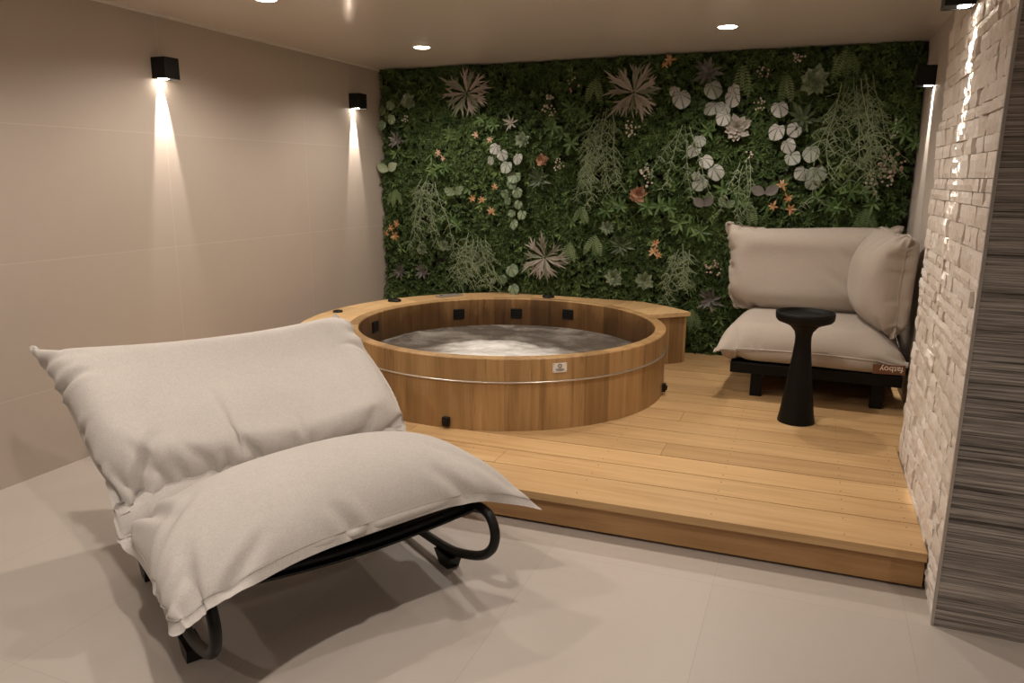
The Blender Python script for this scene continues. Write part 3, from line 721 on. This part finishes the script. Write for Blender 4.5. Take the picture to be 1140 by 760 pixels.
for x, y, lab, w in DL:
    t = thing('downlight', lab, 'ceiling light', (x, y, ZC), group='recessed ceiling downlights')
    b = MB(); b.lathe([(.066, -.0005), (.066, -.004), (.060, -.007), (.054, -.004), (.054, -.0005)], (0, 0, 0), 40); b.build('trim_ring', M['ring'], t, True)
    b = MB(); b.lathe([(.053, -.0005), (.053, -.006), (.045, -.009), (.02, -.010)], (0, 0, 0), 32); b.build('diffuser', M['led'], t)
    light('bulb', 'SPOT', t, (0, 0, -.02), DOWN * w, spot_size=math.radians(152), spot_blend=.65, shadow_soft_size=.04)
def sconce(loc, rz, lab, e=1, tilt=13):
    """black cube lamp, back face on the wall at local x = 0, shining straight down"""
    t = thing('wall_lamp', lab, 'wall light', loc, (0, 0, rz), group='black cube wall lamps')
    h = .058; b = MB(); vs = []
    b.box(.0, .104, -.052, .052, -h + .004, h, bev=.002)
    b.build('housing', M['black'], t)
    b = MB()
    b.box(0, .104, -.052, -.046, -h, -h + .005); b.box(0, .104, .046, .052, -h, -h + .005); b.box(.0, .006, -.046, .046, -h, -h + .005); b.box(.098, .104, -.046, .046, -h, -h + .005)
    b.build('bottom_rim', M['black'], t)
    b = MB(); b.box(.012, .052, -.020, .020, -h + .001, -h + .0055); b.build('lens', M['lens'], t)
    light('bulb', 'SPOT', t, (.024, 0, -h - .004), 120 * e, (0, math.radians(tilt), 0), spot_size=math.radians(33), spot_blend=.3, shadow_soft_size=.006)
    light('bulb', 'SPOT', t, (.045, 0, -h - .004), 0.2 * e, (0, 0, 0), spot_size=math.radians(160), spot_blend=.5, shadow_soft_size=.01)
sconce((XL, 3.43, 2.10), 0, 'black cube lamp on the beige tiled wall above the lounge chair')
sconce((XL, 5.40, 2.10), 0, 'black cube lamp on the beige tiled wall next to the plant wall corner')
sconce((XR, 5.35, 2.12), PI, 'black cube lamp on the narrow beige wall beside the sofa, behind the stone', .7)
sconce((XS - .004, 3.40, 2.195), PI, 'black cube lamp on the white stone wall, cut by the top edge', 1.0, 16)

# ================================================================ PLANT WALL
# dense boxwood / moss backing: far too many leaves to count
def moss():
    NSP = 19000; V = []; Fq = []; Tn = []
    x = rng.uniform(XL + .015, XR - .015, NSP); z = rng.uniform(.12, ZC - .006, NSP); d = rng.uniform(0, 1, NSP) ** 1.3
    lump = np.array([noise.noise((a * 3.1, c * 3.1, 4)) for a, c in zip(x, z)]); hue = np.array([noise.noise((a * 2.2, c * 2.2, 9)) for a, c in zip(x, z)])
    dep = .012 + .055 * d + .030 * np.clip(lump, -.6, 1)
    vid = 0; verts = []; faces = []; tones = []
    for i in range(NSP):
        kind = 2 if rng.random() < .06 else (0 if hue[i] + rng.normal(0, .18) < .0 else 1)
        nl = (6, 9, 7)[kind]
        L = (rng.uniform(.018, .042), rng.uniform(.03, .065), rng.uniform(.045, .08))[kind]; W = L * (.5, .16, .28)[kind]
        c = np.array([x[i], YP - .004 - dep[i], z[i]]); a0 = rng.uniform(0, 2 * PI)
        a = a0 + np.arange(nl) * (2 * PI / nl) + rng.normal(0, .25, nl); el = rng.uniform(-.15, .9, nl)
        dr = np.stack([np.cos(a) * np.cos(el), -np.sin(el), np.sin(a) * np.cos(el) - .12], 1)
        sd = np.stack([-np.sin(a), np.zeros(nl), np.cos(a)], 1) + rng.normal(0, .35, (nl, 3)); sd /= np.linalg.norm(sd, axis=1, keepdims=True)
        Ls = L * rng.uniform(.7, 1.2, (nl, 1)); tip = c + dr * Ls; mid = c + dr * Ls * .45
        lf = mid - sd * W / 2; rt = mid + sd * W / 2; up = np.array([0, -.12 * L, 0])
        v = np.stack([np.repeat(c[None], nl, 0), lf + up, tip, rt + up], 1)
        verts.append(v.reshape(-1, 3))
        q = vid + np.arange(nl)[:, None] * 4
        faces.append(np.concatenate([q + np.array([[0, 2, 1]]), q + np.array([[0, 3, 2]])], 1).reshape(-1, 3)); vid += nl * 4
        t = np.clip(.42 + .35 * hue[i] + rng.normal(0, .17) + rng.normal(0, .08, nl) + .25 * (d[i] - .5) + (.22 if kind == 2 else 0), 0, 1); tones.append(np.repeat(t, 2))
    V = np.concatenate(verts); V[:, 0] = np.clip(V[:, 0], XL + .003, XR - .003); V[:, 2] = np.clip(V[:, 2], .1, ZC - .003); V[:, 1] = np.minimum(V[:, 1], YP - .002)
    Fq = np.concatenate(faces); t = np.concatenate(tones)
    me = bpy.data.meshes.new('wall_foliage'); nf = len(Fq)
    me.vertices.add(len(V)); me.vertices.foreach_set('co', V.ravel()); me.loops.add(nf * 3); me.loops.foreach_set('vertex_index', Fq.ravel())
    me.polygons.add(nf); me.polygons.foreach_set('loop_start', np.arange(nf) * 3); me.polygons.foreach_set('loop_total', np.full(nf, 3))
    at = me.attributes.new('tone', 'FLOAT_VECTOR', 'FACE'); at.data.foreach_set('vector', np.stack([t, t, t], 1).ravel().astype(np.float32))
    me.materials.append(M['moss']); me.update(); me.validate()
    o = bpy.data.objects.new('wall_foliage', me); COL.objects.link(o)
    tag(o, 'dense dark green small-leaved foliage covering the whole back wall', 'foliage', kind='stuff')
moss()
OUT = Vector((0, -1, 0)); YL = YB - .015
def wl(a, tilt=0):      # direction in the wall plane, angle a from +x, lifted out of the wall by tilt
    return Vector((math.cos(a) * math.cos(tilt), -math.sin(tilt), math.sin(a) * math.cos(tilt)))
def plant(name, label, x, z, group=None, cat='plant'): return thing(name, label, cat, (x, YL, z), group=group)

def staghorn(x, z, R, label, droop, angs):
    t = plant('staghorn_fern', label, x, z)
    for a_ in angs:
        a = math.radians(a_) + rnd(-.1, .1); tone = tn(.15, .95); L = R * rnd(.85, 1.12); b = MB(); til = rnd(.2, .5)
        d = wl(a, til); nrm = (OUT + Vector((rnd(-.3, .3), 0, rnd(-.2, .5)))).normalized()
        b.leaf((0, -.02, 0), d, nrm, L * .78, L * .17, 6, .12, .3, .66, tone)
        nf = random.choice((4, 5, 6, 6))
        for k in range(nf):
            q = (k / (nf - 1) - .5) + rnd(-.06, .06); st = Vector((0, -.02, 0)) + d * L * (.36 + .22 * rnd(0, 1) + .1 * (1 - abs(2 * q))); fa = a + q * 1.25
            b.leaf(st, wl(fa, til - .15 + rnd(-.25, .15)), nrm, L * rnd(.34, .60) * (1 - .2 * abs(q)), L * .072, 5, rnd(.1, .7), .35, .3, tone)
        b.build('frond', M['stag'], t)
    b = MB(); b.ball((0, -.012, 0), .016, n=8, m=5); b.build('crown', M['stem'], t)
full = [8, 35, 62, 90, 128, 152, 185, 212, 240, 262, 288, 318, 340]
staghorn(-2.712, 2.172, .225, 'large dusty split-leaf fern at top left of the plant wall', 0, full)
staghorn(-1.325, 2.132, .235, 'large dusky split-leaf fern high in the middle of the plant wall', 0, [-3, 20, 55, 85, 118, 145, 178, 222, 248, 272, 298, 322])
staghorn(-2.012, .858, .21, 'pinkish split-leaf fern just above the back rim of the hot tub', 0, [-20, 8, 40, 95, 140, 172, 205, 235, 258, 280, 303])

def begonia(label, leaves, m='bego'):
    cx = sum(l[0] for l in leaves) / len(leaves); cz = sum(l[1] for l in leaves) / len(leaves)
    t = plant('begonia', label, cx, cz); sb = MB()
    for x, z, r in leaves:
        a = -PI / 2 + rnd(-.7, .7); tone = tn(.25, .9); dx, dz = x - cx, z - cz; o = -rnd(.045, .075)
        nrm = (OUT + Vector((rnd(-.35, .35), 0, rnd(-.1, .5)))).normalized()
        d = wl(a, 0); d = (d - nrm * d.dot(nrm)).normalized(); sd = d.cross(nrm).normalized(); c = Vector((dx, o, dz))
        # heart outline fan with a cupped centre
        b = MB(); n = 22; vs = [tuple(c - d * r * .45 - nrm * .006)]; uv = [(.5, .275)]
        for rg, up in ((.55, .005), (1, -.002)):
            for k in range(n):
                ph = 2 * PI * k / n; rr = r * (1 + .10 * math.cos(ph) - .30 * math.exp(-((abs(ph - PI)) / .38) ** 2)) * (1 + .03 * math.sin(ph * 5 + r * 900))
                ctr = c - d * r * .45 * (1 - rg)
                p = ctr + (d * math.cos(ph) + sd * math.sin(ph) * .93) * rr * rg + nrm * (up + .004 * math.sin(ph * 3 + x * 40))
                vs.append(tuple(p)); e = p - (c - d * r); uv.append((.5 + e.dot(sd) / (2 * r), e.dot(d) / (2 * r)))
        fs = [(0, 1 + k, 1 + (k + 1) % n) for k in range(n)] + [(1 + k, 1 + n + k, 1 + n + (k + 1) % n, 1 + (k + 1) % n) for k in range(n)]
        b.add(vs, fs, tone, uv); b.build('leaf', M[m], t, True)
        sb.tube([(dx - d.x * r * .45, o + .004, dz - d.z * r * .45), (dx * .7, -.03, dz * .7 - .01), (dx * .3, -.01, dz * .3 - .02), (0, -.006, -.02)], .0025, 5)
    sb.ball((0, -.006, -.02), .009, n=6, m=4); sb.build('stems', M['stem'], t)
begonia('four round grey-green leaves at the far left edge of the plant wall', [(-3.401, 2.097, .042), (-3.492, 2.059, .045), (-3.397, 1.987, .045), (-3.492, 1.937, .045)], 'bego2')
begonia('silver round-leaved plant at the head of the long trailing chain, left half', [(-2.438, 1.734, .049), (-2.482, 1.642, .038), (-2.379, 1.684, .049), (-2.339, 1.592, .056), (-2.248, 1.655, .049)])
begonia('long trailing chain of small round green-veined leaves, left half of the plant wall', [(-2.276, 1.513, .058), (-2.299, 1.456, .045), (-2.251, 1.388, .045), (-2.33, 1.319, .035), (-2.234, 1.291, .038), (-2.297, 1.217, .033), (-2.202, 1.212, .042), (-2.362, 1.376, .037), (-2.273, 1.13, .042)], 'bego2')
begonia('few round veined leaves low beside the pinkish fern above the tub', [(-2.294, .75, .056), (-2.375, .67, .042), (-2.277, .592, .049), (-2.466, .65, .028)], 'bego2')
begonia('single bright silver leaf with a smaller one, right of the dusky fern', [(-.962, 2.076, .07), (-1.011, 2.131, .042)])
begonia('largest cluster of silver heart leaves, high right of the middle', [(-.741, 2.134, .07), (-.599, 2.068, .063), (-.74, 2.01, .063), (-.663, 1.996, .059), (-.653, 1.933, .056), (-.597, 2.123, .045)])
begonia('drooping silver-leaved plant below the largest heart-leaf cluster', [(-.85, 1.715, .056), (-.815, 1.779, .049), (-.761, 1.631, .056), (-.685, 1.554, .062), (-.791, 1.475, .063), (-.826, 1.527, .035)])
begonia('three silver leaves left of the dark strap plant, upper right', [(-.277, 1.989, .063), (-.283, 1.834, .063), (-.164, 1.844, .056)])
begonia('pair of silver leaves and a greener one above the orange lilies', [(-.203, 1.737, .056), (-.167, 1.654, .059), (-.045, 1.684, .063)])
begonia('lowest silver leaves on the right, above the sofa back', [(-.092, 1.549, .056), (.008, 1.552, .066), (-.016, 1.488, .056)])

def rosette(name, label, x, z, R, m, n=40, w=.40, shape=.74, t0=.1, t1=1.35):
    t = plant(name, label, x, z); b = MB()
    for k in range(n):
        q = math.sqrt((k + 1) / n); a = k * 2.39996 + rnd(-.15, .15); til = t1 + (t0 - t1) * q; L = R * (.35 + .65 * q) * rnd(.9, 1.08)
        d = wl(a, til); nrm = (OUT * math.cos(til) - wl(a, 0) * math.sin(til) * .9).normalized()
        b.leaf((0, -.012 - .02 * (1 - q), 0), d, nrm, L, R * w * (.6 + .4 * q), 4, -.25, .35, shape, tn(.15, .85))
    b.build('leaves', M[m], t); c = MB(); c.ball((0, -.02, 0), R * .14, n=8, m=5); c.build('heart', M[m], t)
rosette('succulent', 'small green rosette near the top left corner of the plant wall', -3.257, 2.125, .08, 'succ')
rosette('succulent', 'grey-green rosette just above the silver leaves, left half', -2.219, 1.797, .075, 'succ', 34)
rosette('succulent', 'green rosette low on the left, near the dark strap leaves', -3.148, .886, .065, 'succ')
rosette('succulent', 'little green rosette low on the left, beneath the lacy strands', -2.936, .925, .058, 'succ')
rosette('succulent', 'palest pinkish rosette under the largest heart-leaf cluster', -.556, 1.859, .11, 'succw', 30)
rosette('succulent', 'big green-white rosette high on the right of the plant wall', -.064, 2.167, .115, 'succ', 34)
rosette('succulent', 'pale green rosette above the right end of the wooden shelf', -1.179, .719, .085, 'succ')
rosette('succulent', 'grey-green rosette just left of the one over the shelf end', -1.426, .734, .085, 'succ')
rosette('succulent', 'small rosette above the dark star-shaped plant, lower middle', -1.498, 1.122, .065, 'succ')
rosette('star_succulent', 'narrow-leaved pale star plant above the grey-green rosette', -2.322, 1.931, .085, 'succw', 10, .2, .4, .1, .7)
def strap(label, x, z, R, m): rosette('strap_plant', label, x, z, R, m, 15, .24, .42, .12, .95)
strap('dark strap-leaved plant below the round leaves at the left edge', -3.381, 1.81, .1, 'purple')
strap('dark green strap plant right of the trailing round-leaf chain', -2.069, 1.486, .12, 'agave')
strap('dark star-shaped strap plant in the lower middle of the plant wall', -1.377, .985, .125, 'agave')
strap('dusky purple strap plant at the top, right of the middle', -.79, 2.251, .14, 'purple')
strap('dark green strap plant beside the silver leaves, upper right', -.124, 1.918, .14, 'agave')
strap('dark strap plant low by the sofa cushion, right of the shelf', -.674, .60, .125, 'purple')
strap('dusky strap plant low on the left, right one of two', -3.152, .688, .095, 'purple')
strap('dusky strap plant low in the left corner of the plant wall', -3.38, .676, .1, 'purple')

def hanging(label, x, z, Lg, W, n):
    t = plant('trailing_plant', label, x, z); b = MB()
    def strand(p, d, L, r, lev):
        pts = [p]; k = 8 if lev == 0 else 4; g = -.10 if lev == 0 else -.16
        for i in range(k):
            d = (d + Vector((rnd(-.2, .2), rnd(-.12, .12), g))).normalized(); p = p + d * (L / k); p.y = max(-.09, min(p.y, -.004))
            pts.append(p.copy())
        tone = tn(.2, .9); b.tube([tuple(q) for q in pts], [r * (1 - .5 * i / k) for i in range(k + 1)], 4, tone)
        if lev < 2:
            for i, q in enumerate(pts[1:]):
                for s in (-1, 1):
                    for _ in range(1):
                        if random.random() < (.9 if lev == 0 else .6): strand(q.copy(), Vector((s * rnd(.35, .9), rnd(-.5, .1), rnd(-.9, .15))).normalized(), (W * rnd(.22, .42) if lev == 0 else L * rnd(.3, .5)), r * .8, lev + 1)
    for i in range(n):
        q = i / max(1, n - 1) - .5
        strand(Vector((q * W * .55, -rnd(.01, .05), rnd(-.06, .03))), Vector((q * .5, -.35, -.8)).normalized(), Lg * rnd(.55, 1.0), .0036, 0)
    b.build('strands', M['hang'], t)
    c = MB(); c.ball((0, -.01, 0), .012, n=6, m=4); c.build('crown', M['stem'], t)
hanging('long lacy grey-green strands hanging down the left third', -3.074, 1.52, .68, .22, 6)
hanging('bushy lacy strands hanging to the shelf, left of the pinkish fern', -2.637, 1.02, .45, .34, 6)
hanging('longest lacy curtain of strands, just left under the dusky fern', -1.555, 1.99, .78, .26, 8)
hanging('wide lacy strands hanging at the upper right of the plant wall', .203, 2.17, .80, .34, 9)
hanging('thin upright bunch of strands left above the sofa back', -.488, 1.62, .48, .12, 4)
hanging('thin bunch of strands beside the drooping silver leaves', -.935, 1.87, .6, .14, 4)
hanging('grassy strands hanging over the right end of the shelf', -.899, 1.0, .45, .2, 5)

def lily(label, fl, m='petal', name='lily'):
    cx = sum(l[0] for l in fl) / len(fl); cz = sum(l[1] for l in fl) / len(fl)
    t = plant(name, label, cx, cz); lb = MB()
    for x, z, r in fl:
        c = Vector((x - cx, -.055, z - cz)); b = MB(); tilt = wl(rnd(0, 6.28)) * .35
        for k in range(6):
            a = k * PI / 3 + rnd(-.2, .2); b.leaf(c, wl(a, rnd(.15, .6)) + tilt, OUT, r * rnd(1.0, 1.35), r * .42, 4, .5, .3, .5, tn(.1, .95))
        for k in range(4): b.leaf(c, wl(rnd(0, 6.28), 1.1), OUT, r * .6, r * .1, 3, .2, .2, .7, tn(.7, .9))
        b.build('flower', M[m], t)
        for k in range(3): lb.leaf(c + Vector((0, .03, 0)), wl(rnd(0, 6.28), .2), OUT, r * 2.0, r * .5, 4, .3, .3, .45, tn())
    lb.build('leaves', M['green'], t)
lily('orange lily cluster at the left edge of the plant wall', [(-3.441, 1.066, .035), (-3.407, .996, .042), (-3.488, 1.017, .028), (-3.376, 1.099, .035)])
lily('three small orange lilies left of the trailing round-leaf chain', [(-2.65, 1.324, .031), (-2.564, 1.315, .031), (-2.474, 1.221, .038), (-2.45, 1.426, .028)])
lily('bright orange lily in the lower middle, above the shelf end', [(-1.102, 1.012, .035), (-1.113, .95, .042), (-1.077, .923, .028)])
lily('four orange lilies scattered above the sofa back', [(-.217, 1.461, .038), (-.174, 1.373, .035), (-.266, 1.312, .035), (-.152, 1.292, .038)])
lily('orange flower at the very top, right of the dusky fern', [(-1.055, 2.345, .042), (-1.093, 2.312, .028)])
lily('pair of peach buds near the left end of the upper wall', [(-2.967, 1.70, .03), (-2.92, 1.66, .025)], 'petalp', 'flower')
lily('single upright peach petal left of the pale star plant', [(-2.62, 1.84, .028), (-2.49, 1.80, .026)], 'petalp', 'flower')

def berries(label, x, z, R, m, n, name='blossom_sprig'):
    t = plant(name, label, x, z); b = MB(); s = MB()
    for i in range(n):
        a = rnd(0, 6.28); q = R * math.sqrt(rnd(0, 1)); p = Vector((math.cos(a) * q, -rnd(.04, .075), math.sin(a) * q * 1.1))
        b.ball(p, rnd(.006, .0115) * (R / .07) ** .5, tn(.1, .95), 7, 5); s.tube([tuple(p), (p.x * .5, -.03, p.z * .5 - .02), (0, -.005, -.02)], .0015, 4)
    b.build('blossoms', M[m], t, True); s.build('stems', M['stem'], t)
berries('cream berries left of the dusky fern, near the top', -1.994, 2.047, .075, 'berryw', 18)
berries('pinkish cream berries above the russet rosette, middle', -1.187, 1.53, .08, 'berryw', 20)
berries('white blossom sprig directly under the dusky fern', -1.32, 1.872, .06, 'berryw', 18)
berries('tiny white sprig beside the dark green strap plant', -1.903, 1.599, .05, 'berryw', 14)
berries('tiny white sprig between the two silver-leaf groups, upper right', -.413, 2.016, .042, 'berryw', 12)
berries('tiny white sprig above the thin strands, right half', -.461, 1.663, .038, 'berryw', 10)
berries('small white sprig near the right edge of the plant wall', .45, 1.835, .055, 'berryw', 14)
berries('small white sprig at the top right of the plant wall', -.183, 2.337, .05, 'berryw', 14)
berries('cream cluster under the pink blossom at the right edge', .40, 1.50, .085, 'berryw', 24)
berries('pink blossom cluster at the right edge of the plant wall', .483, 1.63, .1, 'berryp', 30)
berries('pale berry spike just left of the sofa back', -.66, .844, .06, 'berryp', 18)
berries('tiny white sprig beside the top left rosette', -3.278, 1.994, .035, 'berryw', 9)
berries('dusky pink blossom left of the big green-white rosette', -.399, 2.234, .05, 'berryp', 12)
berries('little pink buds high between the ferns', -1.80, 2.20, .07, 'berryp', 7)
rosette('russet_rosette', 'russet rosette right of the silver leaves, left half', -2.048, 1.641, .065, 'cone', 22, .5, .6, .2, 1.2)
rosette('russet_rosette', 'larger russet rosette under the pinkish berries, middle', -1.258, 1.377, .088, 'cone', 26, .5, .6, .2, 1.2)

def fern(label, x, z, L, n=3, m='fern', down=True):
    t = plant('fern', label, x, z); 
    for i in range(n):
        a = (-PI / 2 if down else PI / 2) + (i - (n - 1) / 2) * .55 + rnd(-.15, .15); tone = tn(.25, .9); b = MB(); p = Vector((0, -.03, 0)); d = wl(a, .45)
        k = 11
        for j in range(k):
            q = j / k; d = (d + Vector((0, .03, -.05))).normalized(); p2 = p + d * (L / k); sd = d.cross(OUT).normalized()
            w = L * .20 * math.sin(PI * (.18 + .8 * q)) 
            for s in (-1, 1): b.leaf(p2, sd * s + d * .5, OUT, w, w * .36, 2, .2, .2, .4, tone)
            b.tube([tuple(p), tuple(p2)], .0016, 4, tone, caps=False); p = p2
        b.build('frond', M[m], t)
fern('light fern tips right of the pinkish fern', -1.797, 1.0, .17)
fern('light fern fronds left of the dark star-shaped strap plant', -1.589, 1.06, .18)
fern('curled light fern in the middle, under the longest lacy strands', -1.7, 1.28, .14)
fern('fern frond hanging at the top, right of the dusky purple strap plant', -.55, 2.30, .24, 2)
fern('two fern fronds left of the big green-white rosette', -.249, 2.22, .2, 2)
fern('fern fronds at the top right corner of the plant wall', .117, 2.36, .2, 3)
fern('light fern just above the right end of the sofa back', .343, 1.31, .18)
fern('light fern just above the left end of the sofa back', -.426, 1.33, .17)
fern('fern frond at the top between the cream berries and the dusky fern', -1.62, 2.25, .2, 2)
fern('pale fern tuft low by the left end of the sofa cushion', -.80, .52, .17)
fern('fern spray in the left corner above the orange lilies', -3.40, 1.40, .16)

def leafy(label, x, z, R, m='green'):
    t = plant('leafy_plant', label, x, z); b = MB()
    for j, (dx, dz) in enumerate(((0, 0), (rnd(.5, .9) * R, rnd(-.9, .3) * R), (-rnd(.4, .9) * R, rnd(-.6, .7) * R))):
        for k in range(7):
            a = k * 2 * PI / 7 + rnd(-.2, .2); b.leaf((dx, -.04 - .012 * j, dz), wl(a, rnd(.05, .7)), (OUT + Vector((rnd(-.4, .4), 0, rnd(-.2, .6)))).normalized(), R * rnd(.6, 1.05), R * .22, 4, .35, .3, .5, tn(.2, .95))
    b.build('leaves', M[m], t); c = MB(); c.tube([(0, -.04, 0), (0, -.002, -.03)], .004, 5); c.build('stem', M['stem'], t)
leafy('fresh green leaf whorls above the middle of the sofa back', .099, 1.321, .1)
leafy('fresh green leaf whorls between the cream berries and the longest strands', -1.752, 2.0, .1)
leafy('fresh green leaf whorls right of the larger russet rosette', -1.087, 1.30, .105)
leafy('green leaf whorls at the right edge near the wall lamp', .53, 1.799, .095)
leafy('green leaf whorls near the peach buds, upper left', -2.967, 1.58, .08)
leafy('green leaf whorls below the cream berries, left of the strands', -1.871, 1.847, .1)
leafy('green leaf whorls beside the pale star plant', -2.52, 1.93, .085)
leafy('green leaf whorls above the right third of the sofa back', .314, 1.42, .095)
leafy('green leaf whorls in the lower middle, under the longest strands', -1.45, 1.30, .1)
leafy('green leaf whorls low on the left, between lacy strands', -2.85, 1.15, .085)
leafy('green leaf whorls right of the bright orange lily', -.85, 1.15, .1)
leafy('green leaf whorls left of the orange lilies above the sofa', -.55, 1.42, .095)
def single(label, x, z, R, m):
    t = plant('leaf_pair', label, x, z); 
    for s in (-1, 1):
        b = MB(); b.leaf((0, -.05, 0), wl(PI / 2 + s * .9 + rnd(-.3, .3), .35), OUT, R * 1.5, R, 5, .3, .3, .5, tn(.3, .9)); b.build('leaf', M[m], t, True)
    c = MB(); c.tube([(0, -.05, 0), (0, -.002, -.03)], .003, 5); c.build('stem', M['stem'], t)
single('pale veined leaf pair left of the small orange lilies', -2.81, 1.365, .075, 'bego2')
single('pale leaf pair at the left edge, under the dark strap plant', -3.451, 1.556, .08, 'succ')
single('dusky pointed leaf pair left of the four orange lilies', -.332, 1.402, .075, 'purple')
single('dusky leaf pair left above the thin upright strands', -.753, 1.305, .07, 'purple')
single('small green leaf pair beside the thin upright strands', -.60, 1.30, .06, 'bego2')


# ================================================================ CAMERA
cam = bpy.data.cameras.new('camera'); co = bpy.data.objects.new('camera', cam); COL.objects.link(co)
yaw, pit, rol = -.3787, -.2176, .0061
f = Vector((math.sin(yaw) * math.cos(pit), math.cos(yaw) * math.cos(pit), math.sin(pit))); r = Vector((math.cos(yaw), -math.sin(yaw), 0)); u = r.cross(f)
r2 = math.cos(rol) * r + math.sin(rol) * u; u2 = -math.sin(rol) * r + math.cos(rol) * u
co.matrix_world = Matrix(((r2.x, u2.x, -f.x, 0), (r2.y, u2.y, -f.y, 0), (r2.z, u2.z, -f.z, 1.5049), (0, 0, 0, 1)))
cam.sensor_width = 36; cam.lens = 826.74 / 1140 * 36; cam.clip_start = .02
SC.camera = co
w = bpy.data.worlds.new('world'); SC.world = w; w.use_nodes = True
w.node_tree.nodes['Background'].inputs[0].default_value = (.02, .018, .015, 1)
SC.view_settings.view_transform = 'Standard'; SC.view_settings.look = 'None'; SC.view_settings.gamma = 1; SC.view_settings.use_curve_mapping = False
SC.view_settings.exposure = .17
